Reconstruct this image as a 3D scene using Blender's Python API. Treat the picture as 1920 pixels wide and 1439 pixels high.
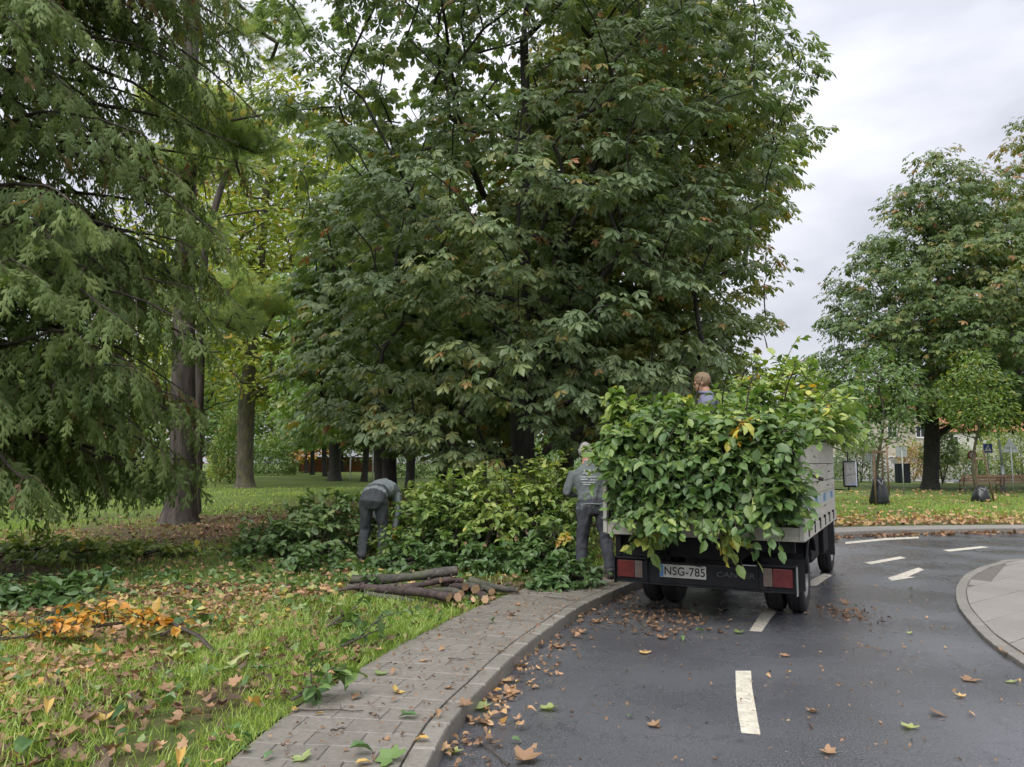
import bpy, bmesh, math, random
import numpy as np
from mathutils import Vector, Matrix

for o in list(bpy.data.objects):
    bpy.data.objects.remove(o)
SC = bpy.context.scene
C = SC.collection
R = math.radians
rng = np.random.default_rng(7)
random.seed(7)

# ------------------------------------------------------------------ camera
FPX, W0, H0 = 1440.0, 1920.0, 1439.0
PITCH = math.atan((868 - H0 / 2) / FPX)
EYE = 1.6
cam = bpy.data.cameras.new('camera')
cam.sensor_fit = 'HORIZONTAL'
cam.sensor_width = 36.0
cam.lens = 36.0 * FPX / W0
cam.clip_start = 0.05
cam.clip_end = 6000
camo = bpy.data.objects.new('camera', cam)
C.objects.link(camo)
camo.location = (0, 0, EYE)
camo.rotation_euler = (R(90) + PITCH, 0, 0)
SC.camera = camo

# ------------------------------------------------------------------ world: overcast sky
SUN_EL, SUN_AZ = R(52), R(205)       # high soft sun behind the cloud, behind the camera's left shoulder
w = bpy.data.worlds.new('World'); SC.world = w; w.use_nodes = True
nt = w.node_tree; N = nt.nodes; L = nt.links
for n in list(N): N.remove(n)
out = N.new('ShaderNodeOutputWorld'); bg = N.new('ShaderNodeBackground')
sky = N.new('ShaderNodeTexSky'); sky.sky_type = 'NISHITA'; sky.sun_disc = False
sky.sun_elevation = SUN_EL; sky.sun_rotation = SUN_AZ
tc = N.new('ShaderNodeTexCoord'); sep = N.new('ShaderNodeSeparateXYZ')
L.new(tc.outputs['Generated'], sep.inputs[0])
mp = N.new('ShaderNodeMapping'); mp.inputs['Scale'].default_value = (1.0, 1.0, 2.6)
L.new(tc.outputs['Generated'], mp.inputs['Vector'])
nz = N.new('ShaderNodeTexNoise'); nz.inputs['Scale'].default_value = 2.3; nz.inputs['Detail'].default_value = 5; nz.inputs['Roughness'].default_value = 0.5
L.new(mp.outputs[0], nz.inputs['Vector'])
cr = N.new('ShaderNodeValToRGB')
cr.color_ramp.elements[0].position = 0.38; cr.color_ramp.elements[0].color = (2.85, 2.9, 3.25, 1)
cr.color_ramp.elements[1].position = 0.64; cr.color_ramp.elements[1].color = (4.6, 4.6, 4.9, 1)
L.new(nz.outputs['Fac'], cr.inputs[0])
mx = N.new('ShaderNodeMath'); mx.operation = 'MAXIMUM'; mx.inputs[1].default_value = 0.0
L.new(sep.outputs['Z'], mx.inputs[0])
cie = N.new('ShaderNodeMath'); cie.operation = 'MULTIPLY_ADD'; cie.inputs[1].default_value = 1.65; cie.inputs[2].default_value = 0.74
L.new(mx.outputs[0], cie.inputs[0])
# the cloud deck, brighter towards the zenith like any overcast sky, over a little clear-sky light
mul = N.new('ShaderNodeMix'); mul.data_type = 'RGBA'; mul.blend_type = 'MULTIPLY'; mul.inputs[0].default_value = 1.0
L.new(cr.outputs[0], mul.inputs[6]); L.new(cie.outputs[0], mul.inputs[7])
mix = N.new('ShaderNodeMix'); mix.data_type = 'RGBA'; mix.inputs[0].default_value = 0.92
L.new(sky.outputs[0], mix.inputs[6]); L.new(mul.outputs[2], mix.inputs[7])
L.new(mix.outputs[2], bg.inputs[0]); bg.inputs[1].default_value = 0.1
L.new(bg.outputs[0], out.inputs[0])

sl = bpy.data.lights.new('sun', 'SUN'); sl.energy = 1.5; sl.angle = R(40); sl.color = (1, .97, .93)
so = bpy.data.objects.new('sun', sl); C.objects.link(so)
_sd = Vector((math.sin(SUN_AZ) * math.cos(SUN_EL), math.cos(SUN_AZ) * math.cos(SUN_EL), math.sin(SUN_EL)))
so.rotation_euler = (-_sd).to_track_quat('-Z', 'Y').to_euler()

vs = SC.view_settings
vs.view_transform = 'Standard'; vs.look = 'None'; vs.exposure = 0.96; vs.gamma = 1.0; vs.use_curve_mapping = False
SC.render.engine = 'CYCLES'
cy = SC.cycles
cy.use_denoising = True
cy.use_adaptive_sampling = True; cy.adaptive_threshold = 0.03
cy.max_bounces = 7; cy.diffuse_bounces = 5; cy.glossy_bounces = 2; cy.transmission_bounces = 4; cy.transparent_max_bounces = 4
cy.caustics_reflective = False; cy.caustics_refractive = False

# ------------------------------------------------------------------ projection helpers (to read positions off the photograph)
_sa, _ca = math.sin(PITCH), math.cos(PITCH)
def ray(px, py):
    x = (px - W0 / 2) / FPX; y = (H0 / 2 - py) / FPX
    return np.array([x, _ca - y * _sa, _sa + y * _ca])
def gp(px, py, z=0.0):
    d = ray(px, py); t = (z - EYE) / d[2]
    return np.array([d[0] * t, d[1] * t])
def at(px, py, Y):
    d = ray(px, py); t = Y / d[1]
    return np.array([d[0] * t, Y, EYE + d[2] * t])

# ------------------------------------------------------------------ scene-graph helpers
def tag(o, label=None, cat=None, group=None, kind=None):
    if label: o['label'] = label
    if cat: o['category'] = cat
    if group: o['group'] = group
    if kind: o['kind'] = kind
    return o
def empty(name, loc=(0, 0, 0), rz=0.0, label=None, cat=None, group=None):
    o = bpy.data.objects.new(name, None); C.objects.link(o)
    o.empty_display_size = 0.1
    o.location = loc; o.rotation_euler = (0, 0, rz)
    return tag(o, label, cat, group)
def link(name, me, mat=None, parent=None):
    o = bpy.data.objects.new(name, me); C.objects.link(o)
    if mat is not None and len(me.materials) == 0:
        for m in (mat if isinstance(mat, (list, tuple)) else [mat]): me.materials.append(m)
    if parent is not None: o.parent = parent
    return o
def copy_tree(o, parent=None):
    c = o.copy(); C.objects.link(c); c.parent = parent
    for ch in list(o.children): copy_tree(ch, c)
    return c
def np_mesh(name, V, T, rnd=None, smooth=False, mi=None):
    """triangle mesh from arrays; rnd = one value per vertex, constant over a leaf (its own colour)"""
    V = np.ascontiguousarray(V, np.float32); T = np.ascontiguousarray(T, np.int32)
    me = bpy.data.meshes.new(name)
    me.vertices.add(len(V)); me.vertices.foreach_set('co', V.ravel())
    me.loops.add(T.size); me.loops.foreach_set('vertex_index', T.ravel())
    me.polygons.add(len(T)); me.polygons.foreach_set('loop_start', np.arange(0, T.size, 3, dtype=np.int32))
    me.polygons.foreach_set('use_smooth', np.full(len(T), bool(smooth)))
    if mi is not None: me.polygons.foreach_set('material_index', np.ascontiguousarray(mi, np.int32))
    me.update(calc_edges=True)
    if rnd is not None:
        a = me.attributes.new('rnd', 'FLOAT', 'POINT'); a.data.foreach_set('value', np.ascontiguousarray(rnd, np.float32))
    return me
class MB:
    """collects boxes, tubes, lathes, prisms into one mesh"""
    def __init__(s): s.v = []; s.f = []; s.sm = []
    def add(s, vs, fs, smooth=False):
        b = len(s.v); s.v += [tuple(map(float, p)) for p in vs]
        s.f += [tuple(i + b for i in f) for f in fs]; s.sm += [smooth] * len(fs)
        return s
    def box(s, x0, x1, y0, y1, z0, z1, M=None, bev=0.0):
        if bev > 0:
            bm = bmesh.new(); bmesh.ops.create_cube(bm, size=1)
            for v in bm.verts:
                v.co = ((x0 + x1) / 2 + v.co.x * (x1 - x0), (y0 + y1) / 2 + v.co.y * (y1 - y0), (z0 + z1) / 2 + v.co.z * (z1 - z0))
            bmesh.ops.bevel(bm, geom=bm.edges[:], offset=bev, segments=2, affect='EDGES', profile=0.6)
            bm.verts.index_update()
            vs = [v.co.copy() for v in bm.verts]; fs = [[v.index for v in f.verts] for f in bm.faces]; bm.free()
        else:
            vs = [Vector(p) for p in ((x0,y0,z0),(x1,y0,z0),(x1,y1,z0),(x0,y1,z0),(x0,y0,z1),(x1,y0,z1),(x1,y1,z1),(x0,y1,z1))]
            fs = [(0,3,2,1),(4,5,6,7),(0,1,5,4),(1,2,6,5),(2,3,7,6),(3,0,4,7)]
        if M is not None: vs = [M @ v for v in vs]
        return s.add(vs, fs)
    def tube(s, pts, rads, n=8, cap=True, smooth=True):
        P = [Vector(p) for p in pts]
        if not hasattr(rads, '__len__'): rads = [rads] * len(P)
        vs = []; fs = []
        up = None
        for i, p in enumerate(P):
            t = (P[min(i + 1, len(P) - 1)] - P[max(i - 1, 0)]).normalized()
            if up is None: up = t.orthogonal().normalized()
            else:
                up = (up - t * up.dot(t))
                up = up.normalized() if up.length > 1e-6 else t.orthogonal().normalized()
            b = t.cross(up)
            for k in range(n):
                a = 2 * math.pi * k / n
                vs.append(p + (up * math.cos(a) + b * math.sin(a)) * rads[i])
        for i in range(len(P) - 1):
            for k in range(n):
                a = i * n + k; b2 = i * n + (k + 1) % n
                fs.append((a, b2, b2 + n, a + n))
        s.add(vs, fs, smooth)
        if cap:
            b = len(s.v) - len(vs)
            s.f.append(tuple(b + k for k in reversed(range(n)))); s.sm.append(False)
            s.f.append(tuple(b + (len(P) - 1) * n + k for k in range(n))); s.sm.append(False)
        return s
    def lathe(s, prof, n=20, M=None, smooth=True, axis='z'):
        vs = []; fs = []
        for (r, z) in prof:
            for k in range(n):
                a = 2 * math.pi * k / n
                v = Vector((r * math.cos(a), r * math.sin(a), z))
                if axis == 'x': v = Vector((z, r * math.cos(a), r * math.sin(a)))
                vs.append(M @ v if M is not None else v)
        for i in range(len(prof) - 1):
            for k in range(n):
                a = i * n + k; b = i * n + (k + 1) % n
                fs.append((a, b, b + n, a + n))
        return s.add(vs, fs, smooth)
    def prism(s, poly, z0, z1, M=None):
        n = len(poly)
        vs = [Vector((p[0], p[1], z0)) for p in poly] + [Vector((p[0], p[1], z1)) for p in poly]
        if M is not None: vs = [M @ v for v in vs]
        fs = [tuple(reversed(range(n))), tuple(range(n, 2 * n))] + [(i, (i + 1) % n, (i + 1) % n + n, i + n) for i in range(n)]
        return s.add(vs, fs)
    def mesh(s, name):
        me = bpy.data.meshes.new(name); me.from_pydata(s.v, [], s.f)
        me.polygons.foreach_set('use_smooth', s.sm); me.update()
        bm = bmesh.new(); bm.from_mesh(me); bmesh.ops.recalc_face_normals(bm, faces=bm.faces[:]); bm.to_mesh(me); bm.free()
        return me
    def build(s, name, mat, parent=None): return link(name, s.mesh(name), mat, parent)

# ------------------------------------------------------------------ materials
def newmat(name):
    m = bpy.data.materials.new(name); m.use_nodes = True
    nt = m.node_tree
    return m, nt, nt.nodes, nt.links, nt.nodes['Principled BSDF']
def noise(N, L, scale, detail=4, rough=0.55, coord='Object', sc=(1, 1, 1)):
    t = N.new('ShaderNodeTexCoord'); m = N.new('ShaderNodeMapping'); m.inputs['Scale'].default_value = sc
    n = N.new('ShaderNodeTexNoise'); n.inputs['Scale'].default_value = scale; n.inputs['Detail'].default_value = detail; n.inputs['Roughness'].default_value = rough
    L.new(t.outputs[coord], m.inputs[0]); L.new(m.outputs[0], n.inputs['Vector'])
    return n
def ramp(N, L, src, stops):
    r = N.new('ShaderNodeValToRGB'); e = r.color_ramp.elements
    while len(e) < len(stops): e.new(0.5)
    for k, (p, c) in enumerate(stops):
        e[k].position = p; e[k].color = (*c, 1) if len(c) == 3 else c
    L.new(src, r.inputs[0]); return r
def bump(N, L, src, bsdf, strength=0.4, dist=0.01):
    b = N.new('ShaderNodeBump'); b.inputs['Strength'].default_value = strength; b.inputs['Distance'].default_value = dist
    L.new(src, b.inputs['Height']); L.new(b.outputs[0], bsdf.inputs['Normal']); return b
def simple(name, col, rough=0.6, metal=0.0, var=0.12, scale=6, bmp=0.0, spec=0.5, bscale=None):
    m, nt, N, L, b = newmat(name)
    n = noise(N, L, scale, 5)
    lo = tuple(max(0, c * (1 - var)) for c in col); hi = tuple(min(1, c * (1 + var)) for c in col)
    r = ramp(N, L, n.outputs['Fac'], [(0.3, lo), (0.7, hi)])
    L.new(r.outputs[0], b.inputs['Base Color'])
    b.inputs['Roughness'].default_value = rough; b.inputs['Metallic'].default_value = metal
    b.inputs['Specular IOR Level'].default_value = spec
    if bmp:
        n2 = noise(N, L, bscale or scale * 8, 4)
        bump(N, L, n2.outputs['Fac'], b, bmp, 0.01)
    return m
def leafmat(name, stops, rough=0.45, spec=0.5, transl=0.35, tcol=(1.25, 1.35, 0.55)):
    """leaf: own colour from the leaf's 'rnd' value, waxy top, light shining through"""
    m, nt, N, L, b = newmat(name)
    a = N.new('ShaderNodeAttribute'); a.attribute_name = 'rnd'
    r = ramp(N, L, a.outputs['Fac'], stops)
    L.new(r.outputs[0], b.inputs['Base Color'])
    b.inputs['Roughness'].default_value = rough; b.inputs['Specular IOR Level'].default_value = spec
    if transl > 0:
        t = N.new('ShaderNodeBsdfTranslucent')
        mu = N.new('ShaderNodeMix'); mu.data_type = 'RGBA'; mu.blend_type = 'MULTIPLY'; mu.inputs[0].default_value = 1
        L.new(r.outputs[0], mu.inputs[6]); mu.inputs[7].default_value = (*tcol, 1)
        L.new(mu.outputs[2], t.inputs[0])
        ms = N.new('ShaderNodeAddShader'); mu.inputs[7].default_value = (tcol[0] * transl * 1.6, tcol[1] * transl * 1.6, tcol[2] * transl * 1.6, 1)
        L.new(b.outputs[0], ms.inputs[0]); L.new(t.outputs[0], ms.inputs[1])
        L.new(ms.outputs[0], N['Material Output'].inputs['Surface'])
    return m
def barkmat(name, dark, light, scale=14, stretch=0.25, bmp=0.9, moss=None, dist=0.02):
    m, nt, N, L, b = newmat(name)
    n = noise(N, L, scale, 6, 0.6, sc=(1, 1, stretch))
    r = ramp(N, L, n.outputs['Fac'], [(0.32, dark), (0.66, light)])
    src = r.outputs[0]
    if moss:
        n2 = noise(N, L, 2.2, 4)
        f = ramp(N, L, n2.outputs['Fac'], [(0.5, (0, 0, 0)), (0.68, (0.75, 0.75, 0.75))])
        mm = N.new('ShaderNodeMix'); mm.data_type = 'RGBA'
        L.new(f.outputs[0], mm.inputs[0]); L.new(src, mm.inputs[6]); mm.inputs[7].default_value = (*moss, 1); src = mm.outputs[2]
    L.new(src, b.inputs['Base Color']); b.inputs['Roughness'].default_value = 0.8
    bump(N, L, n.outputs['Fac'], b, bmp, dist)
    return m

M = {}
M['chestnut'] = leafmat('chestnut_leaf', [(0, (.076, .112, .056)), (.42, (.125, .168, .080)), (.64, (.175, .200, .080)), (.82, (.20, .195, .062)), (.95, (.25, .15, .06)), (1, (.22, .095, .045))], rough=.48, spec=.32, transl=.34)
M['chestnut_olive'] = leafmat('chestnut_olive_leaf', [(0, (.092, .130, .050)), (.45, (.150, .182, .058)), (.72, (.230, .220, .060)), (.92, (.30, .17, .055)), (1, (.24, .10, .04))], rough=.48, spec=.3, transl=.36)
M['chestnut_far'] = leafmat('chestnut_far_leaf', [(0, (.045, .080, .028)), (.5, (.080, .118, .034)), (.75, (.15, .15, .042)), (.93, (.22, .135, .05)), (1, (.19, .085, .035))], rough=.5, spec=.28, transl=.34)
M['far_green'] = leafmat('far_green_leaf', [(0, (.058, .108, .034)), (.6, (.110, .170, .045)), (.9, (.17, .18, .04)), (1, (.25, .15, .05))], rough=.5, transl=.4)
M['yellow_green'] = leafmat('yellow_green_leaf', [(0, (.085, .14, .028)), (.5, (.165, .21, .040)), (.85, (.29, .28, .045)), (1, (.36, .20, .05))], rough=.5, transl=.45, tcol=(1.3, 1.25, .5))
M['orange_leaf'] = leafmat('orange_autumn_leaf', [(0, (.26, .19, .04)), (.5, (.42, .235, .035)), (1, (.46, .18, .035))], rough=.5, transl=.35, tcol=(1.2, 1.0, .5))
M['brush'] = leafmat('cut_branch_leaf', [(0, (.050, .100, .032)), (.40, (.105, .168, .045)), (.66, (.185, .245, .060)), (.84, (.31, .345, .105)), (.95, (.40, .36, .06)), (1, (.50, .26, .03))], rough=.45, spec=.4, transl=.30, tcol=(1.2, 1.35, .5))
M['brush_dark'] = leafmat('cut_branch_dark_leaf', [(0, (.052, .100, .036)), (.5, (.098, .162, .054)), (.85, (.17, .23, .090)), (1, (.26, .28, .07))], rough=.42, spec=.4, transl=.28)
M['cypress'] = leafmat('cypress_spray', [(0, (.082, .124, .044)), (.5, (.140, .188, .062)), (.82, (.215, .25, .080)), (.95, (.21, .18, .07)), (1, (.23, .13, .07))], rough=.6, spec=.25, transl=.3)
M['pine'] = leafmat('pine_needle', [(0, (.13, .175, .09)), (.6, (.20, .245, .12)), (.88, (.30, .30, .13)), (1, (.33, .22, .07))], rough=.55, spec=.25, transl=.55)
M['grass'] = leafmat('grass_blade', [(0, (.11, .175, .030)), (.5, (.205, .280, .050)), (.85, (.31, .35, .085)), (1, (.36, .31, .12))], rough=.5, transl=.35)
M['litter'] = leafmat('dry_leaf', [(0, (.085, .055, .036)), (.3, (.19, .115, .066)), (.6, (.33, .20, .11)), (.82, (.46, .30, .16)), (.95, (.46, .33, .10)), (1, (.46, .26, .06))], rough=.6, spec=.35, transl=.15, tcol=(1.1, 1, .8))
M['litter_green'] = leafmat('fresh_fallen_leaf', [(0, (.05, .115, .04)), (.5, (.12, .19, .06)), (.8, (.23, .28, .11)), (1, (.38, .36, .10))], rough=.45, transl=.2)
M['bark_dark'] = barkmat('chestnut_bark', (.012, .011, .010), (.045, .040, .034))
M['bark_pine'] = barkmat('pine_bark', (.022, .018, .015), (.105, .083, .068), scale=9, stretch=.16, bmp=1.0, dist=.05)
M['bark_grey'] = barkmat('grey_bark', (.035, .030, .022), (.13, .11, .075), scale=7, moss=(.10, .105, .035))
M['bark_log'] = barkmat('log_bark', (.024, .022, .019), (.115, .105, .085), scale=16, stretch=1, bmp=.7, moss=(.085, .10, .045), dist=.008)
M['bark_log_red'] = barkmat('log_bark_reddish', (.022, .016, .015), (.10, .070, .062), scale=16, stretch=1, bmp=.6, dist=.008)
M['twig'] = simple('twig_bark', (.060, .046, .036), .75, var=.4, scale=20)
M['deadtwig'] = simple('dead_twig', (.11, .080, .055), .8, var=.4, scale=20)
# ------------------------------------------------------------------ foliage machinery
def lf(P, seed=0, s=1.0):
    """smooth low-frequency noise of position, about -1..1"""
    r = np.random.default_rng(1000 + seed); v = np.zeros(len(P))
    for k in range(5):
        d = r.normal(size=3); d /= np.linalg.norm(d)
        v += np.sin((P @ d) * s * (0.7 + 1.1 * k) + r.uniform(0, 6.28)) / (1 + 0.55 * k)
    return v / 1.9
def leaf_oval(nseg=2, width=.52, fold=.10, droop=.12):
    """one leaf along +x, midrib lower than the margins, tip drooping"""
    V = [(0, 0, 0)]; T = []
    prof = {2: [(.45, 1.0)], 3: [(.28, .86), (.66, .86)]}[nseg]
    for (x, wv) in prof:
        V += [(x, width / 2 * wv, fold * wv - droop * x * x), (x, 0, -droop * x * x), (x, -width / 2 * wv, fold * wv - droop * x * x)]
    V.append((1, 0, -droop * 1.3)); tip = len(V) - 1
    T += [(0, 2, 1), (0, 3, 2)]
    for k in range(len(prof) - 1):
        a = 1 + 3 * k; b = a + 3
        T += [(a, a + 1, b), (a + 1, b + 1, b), (a + 1, a + 2, b + 1), (a + 2, b + 2, b + 1)]
    a = 1 + 3 * (len(prof) - 1)
    T += [(a, a + 1, tip), (a + 1, a + 2, tip)]
    return np.array(V, float), np.array(T)
def leaf_palmate(n=7, tri4=True, droop=.62):
    """horse-chestnut leaf: leaflets radiating from the end of the stalk, unit span, stalk end at the origin"""
    V = []; T = []
    for k in range(n):
        u = k / (n - 1) * 2 - 1
        a = u * 1.95
        Lk = .56 * (1 - .42 * abs(u) ** 1.6)
        wk = Lk * .50
        ca, sa = math.cos(a), math.sin(a)
        def pt(x, y, z): return (x * ca - y * sa, x * sa + y * ca, z - droop * (x / .56) ** 1.7 * .56)
        b = len(V)
        if tri4:
            V += [pt(.02, 0, 0), pt(Lk * .62, wk / 2, -.012), pt(Lk * .60, 0, .022), pt(Lk * .62, -wk / 2, -.012), pt(Lk, 0, 0)]
            T += [(b, b + 2, b + 1), (b, b + 3, b + 2), (b + 1, b + 2, b + 4), (b + 2, b + 3, b + 4)]
        else:
            V += [pt(.02, 0, 0), pt(Lk * .62, wk / 2, 0), pt(Lk * .62, -wk / 2, 0), pt(Lk, 0, 0)]
            T += [(b, b + 2, b + 1), (b + 1, b + 2, b + 3)]
    return np.array(V, float), np.array(T)
def leaf_lobed():
    """maple / plane leaf, five pointed lobes, slightly cupped, along +x"""
    tips = [(1.0, 0), (.62, .56), (.02, .60), (.62, -.56), (.02, -.60)]
    order = [(0.0, .06), (-.08, .42), (.02, .60), (.30, .40), (.62, .56), (.66, .24), (1.0, 0), (.66, -.24), (.62, -.56), (.30, -.40), (.02, -.60), (-.08, -.42), (0, -.06)]
    V = [(.30, 0, -.05)] + [(x, y, .10 * (x - .3) ** 2 * 1.5 + .22 * y * y) for x, y in order]
    T = [(0, k, k + 1) for k in range(1, len(order))]
    return np.array(V, float), np.array(T)
def spray_cypress(n=9):
    """flat feathery spray along +x: side shoots swept forward, tips drooping"""
    V = []; T = []
    def strip(p, q, wd, dz):
        p = np.array(p); q = np.array(q); d = q - p; nrm = np.array([-d[1], d[0]]); nrm = nrm / (np.linalg.norm(nrm) + 1e-9) * wd
        m = p + d * .45
        zz = lambda v: -.30 * v[0] ** 2 + dz * (abs(v[1])) * 1.0
        b = len(V)
        V.extend([(p[0], p[1], zz(p)), (m[0] + nrm[0], m[1] + nrm[1], zz(m)), (m[0] - nrm[0], m[1] - nrm[1], zz(m)), (q[0], q[1], zz(q) - .03)])
        T.extend([(b, b + 2, b + 1), (b + 1, b + 2, b + 3)])
    strip((0, 0), (1, 0), .045, -.3)
    for k in range(n):
        x = .08 + .84 * k / n; s = 1 if k % 2 else -1
        ln = (.46 if k % 4 else .30) * (1 - .55 * x) * (1 if k > 0 else .7)
        tip = (x + ln * .86, s * ln * .62)
        strip((x, 0), tip, .056, -.25)
        mid = (x + ln * .40, s * ln * .27)
        strip(mid, (mid[0] + ln * (.48 if k % 3 else .24), mid[1] + s * ln * (.02 if k % 3 else .42)), .046, -.25)
    return np.array(V, float), np.array(T)
def tuft_pine(n=22, seed=3):
    r = np.random.default_rng(seed); V = []; T = []
    for k in range(n):
        a = r.uniform(0, 6.283); sp = r.uniform(.15, .95); ln = r.uniform(.75, 1.0)
        d = np.array([math.cos(sp), math.sin(sp) * math.cos(a), math.sin(sp) * math.sin(a)])
        sd = np.cross(d, r.normal(size=3)); sd /= np.linalg.norm(sd)
        b0 = np.array([r.uniform(0, .25), 0, 0]); tip = b0 + d * ln; tip[2] -= .12
        b = len(V); V += [b0 - sd * .019, b0 + sd * .019, tip]; T.append((b, b + 1, b + 2))
    return np.array(V, float), np.array(T)
def blade_grass():
    V = [(0, -.035, 0), (0, .035, 0), (.10, -.026, .55), (.10, .026, .55), (.42, 0, .92)]
    return np.array(V, float), np.array([(0, 1, 3), (0, 3, 2), (2, 3, 4)])
def unit(A): return A / (np.linalg.norm(A, axis=1, keepdims=True) + 1e-9)
def place(tmpl, P, D, Nn, S, rnd, zs=None):
    """copies of a leaf template at P along D with face normal near Nn and size S -> V, T, rnd arrays"""
    V, T = tmpl; n = len(P)
    x = unit(D); z = Nn - x * np.sum(Nn * x, axis=1, keepdims=True); z = unit(z); y = np.cross(z, x)
    S = np.broadcast_to(S, (n,))
    tv = V[None, :, :] * S[:, None, None]
    if zs is not None: tv = tv * np.stack([np.ones(n), np.ones(n), zs], 1)[:, None, :]
    out = P[:, None, :] + tv[:, :, 0:1] * x[:, None, :] + tv[:, :, 1:2] * y[:, None, :] + tv[:, :, 2:3] * z[:, None, :]
    TT = T[None, :, :] + (np.arange(n) * len(V))[:, None, None]
    return out.reshape(-1, 3), TT.reshape(-1, 3), np.repeat(np.clip(rnd, 0, 1), len(V))
def merge(parts):
    Vs, Ts, Rs = [], [], []; b = 0
    for V, T, r in parts:
        Vs.append(V); Ts.append(T + b); Rs.append(r); b += len(V)
    return np.concatenate(Vs), np.concatenate(Ts), np.concatenate(Rs)
def thin(P, dmin):
    keep = np.zeros((0, 3)); idx = []
    for i, p in enumerate(P):
        if len(keep) == 0 or np.min(np.sum((keep - p) ** 2, axis=1)) > dmin * dmin:
            keep = np.vstack([keep, p]); idx.append(i)
    return np.array(idx, int)
def grow(trunk, targets, r0, rbase, step=.6, up=.6, seed=0, pw=2.3, lean=.35):
    """branch skeleton: each target is joined to the nearest wood below/inside it; thickness by the pipe model.
    returns chains [(points, radii)] in tree space; trunk = list of points from the ground up"""
    r = np.random.default_rng(seed)
    pos = [np.array(p, float) for p in trunk]; par = [-1] + list(range(len(trunk) - 1))
    chains = [list(range(len(trunk)))]
    ax = np.array(trunk)[:, :2].mean(0)
    order = np.argsort(np.linalg.norm(targets[:, :2] - ax, axis=1) + .25 * targets[:, 2])
    PA = np.array(pos)
    for i in order:
        t = targets[i]
        dv = t - PA; dist = np.linalg.norm(dv, axis=1); hd = np.linalg.norm(dv[:, :2], axis=1)
        cost = dist + up * np.maximum(0, PA[:, 2] - t[2] + .30 * hd) * 1.2 + np.where(np.arange(len(PA)) == 0, 5, 0)
        j = int(np.argmin(cost)); p0 = PA[j]
        k = max(1, int(math.ceil(dist[j] / step)))
        c = p0 + (t - p0) * np.array([lean, lean, .72]) + r.normal(size=3) * .05 * dist[j]
        ch = [j]; new = []
        for q in range(1, k + 1):
            u = q / k
            p = (1 - u) ** 2 * p0 + 2 * u * (1 - u) * c + u * u * t
            if q < k: p = p + r.normal(size=3) * .05 * step
            new.append(p); par.append(ch[-1]); ch.append(len(PA) + len(new) - 1)
        PA = np.vstack([PA, np.array(new)])
        chains.append(ch)
    n = len(PA); acc = np.zeros(n); has = np.zeros(n, bool)
    for i in range(n - 1, -1, -1):
        if acc[i] == 0: acc[i] = r0 ** pw
        if par[i] >= 0: acc[par[i]] += acc[i]
    rad = acc ** (1 / pw)
    f = rbase / rad[0]
    rad = np.maximum(r0, rad * (f if f < 1 else 1 + (f - 1) * np.clip((rad / rad[0]) ** .5, 0, 1)))
    return [(PA[c], np.concatenate([[min(rad[c[0]], rad[c[1]] * 1.15)], rad[c[1:]]]) if ci else rad[c]) for ci, c in enumerate(chains)]
def tubes(chains, nmin=4, nmax=9, flare=None):
    Vs, Ts = [], []; b = 0
    for P, Rd in chains:
        n = nmin if Rd[0] < .03 else (6 if Rd[0] < .09 else nmax)
        m = len(P)
        if m < 2: continue
        Tn = np.gradient(P, axis=0); Tn = unit(Tn)
        ref = np.where(np.abs(Tn[:, 2:3]) > .8, np.array([[1., 0, 0]]), np.array([[0, 0, 1.]]))
        A = unit(np.cross(Tn, ref)); B = np.cross(Tn, A)
        if m > 2 or True:
            for i in range(1, m):        # keep the frame from flipping
                A[i] = A[i - 1] - Tn[i] * np.dot(A[i - 1], Tn[i]); A[i] /= np.linalg.norm(A[i]) + 1e-9; B[i] = np.cross(Tn[i], A[i])
        an = np.arange(n) * 2 * math.pi / n
        ring = P[:, None, :] + Rd[:, None, None] * (np.cos(an)[None, :, None] * A[:, None, :] + np.sin(an)[None, :, None] * B[:, None, :])
        Vs.append(ring.reshape(-1, 3))
        i = np.arange(m - 1)[:, None] * n; k = np.arange(n)[None, :]; k2 = (k + 1) % n
        a = (i + k).ravel(); c = (i + k2).ravel()
        Ts.append(np.concatenate([np.stack([a, c, c + n], 1), np.stack([a, c + n, a + n], 1)]) + b)
        b += m * n
    return np.concatenate(Vs), np.concatenate(Ts)
def trunk_line(base, top, bend=.15, n=9, seed=0):
    r = np.random.default_rng(seed); base = np.array(base, float); top = np.array(top, float)
    o = r.normal(size=3) * bend; o[2] = 0; o2 = r.normal(size=3) * bend; o2[2] = 0
    return [base + (top - base) * u + o * math.sin(u * 3.1) + o2 * math.sin(u * 6.2) * .5 for u in np.linspace(0, 1, n)]
def crown_targets(profile, cx, cy, n, dmin, seed, shell=.45, az_noise=.14, zjit=.2, sparse=None):
    """points through the crown's volume, thicker near its surface; profile = [(z, radius)]"""
    r = np.random.default_rng(seed)
    zs = np.array([p[0] for p in profile]); rs = np.array([p[1] for p in profile])
    z = r.uniform(zs[0], zs[-1], n * 6); Rr = np.interp(z, zs, rs)
    keep = r.uniform(0, rs.max(), len(z)) < Rr; z = z[keep]; Rr = Rr[keep]
    az = r.uniform(0, 2 * math.pi, len(z)); u = r.uniform(0, 1, len(z)) ** shell
    uv = np.stack([np.cos(az) * 1.6, np.sin(az) * 1.6, z * .55], 1)
    Rr = Rr * (1 + az_noise * lf(uv, seed, 1.4))
    P = np.stack([cx + np.cos(az) * Rr * u, cy + np.sin(az) * Rr * u, z + r.normal(size=len(z)) * zjit], 1)
    if sparse is not None:
        P = P[r.uniform(size=len(P)) < sparse(P)]
    P = P[:n * 3]
    return P[thin(P, dmin)][:n]
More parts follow.
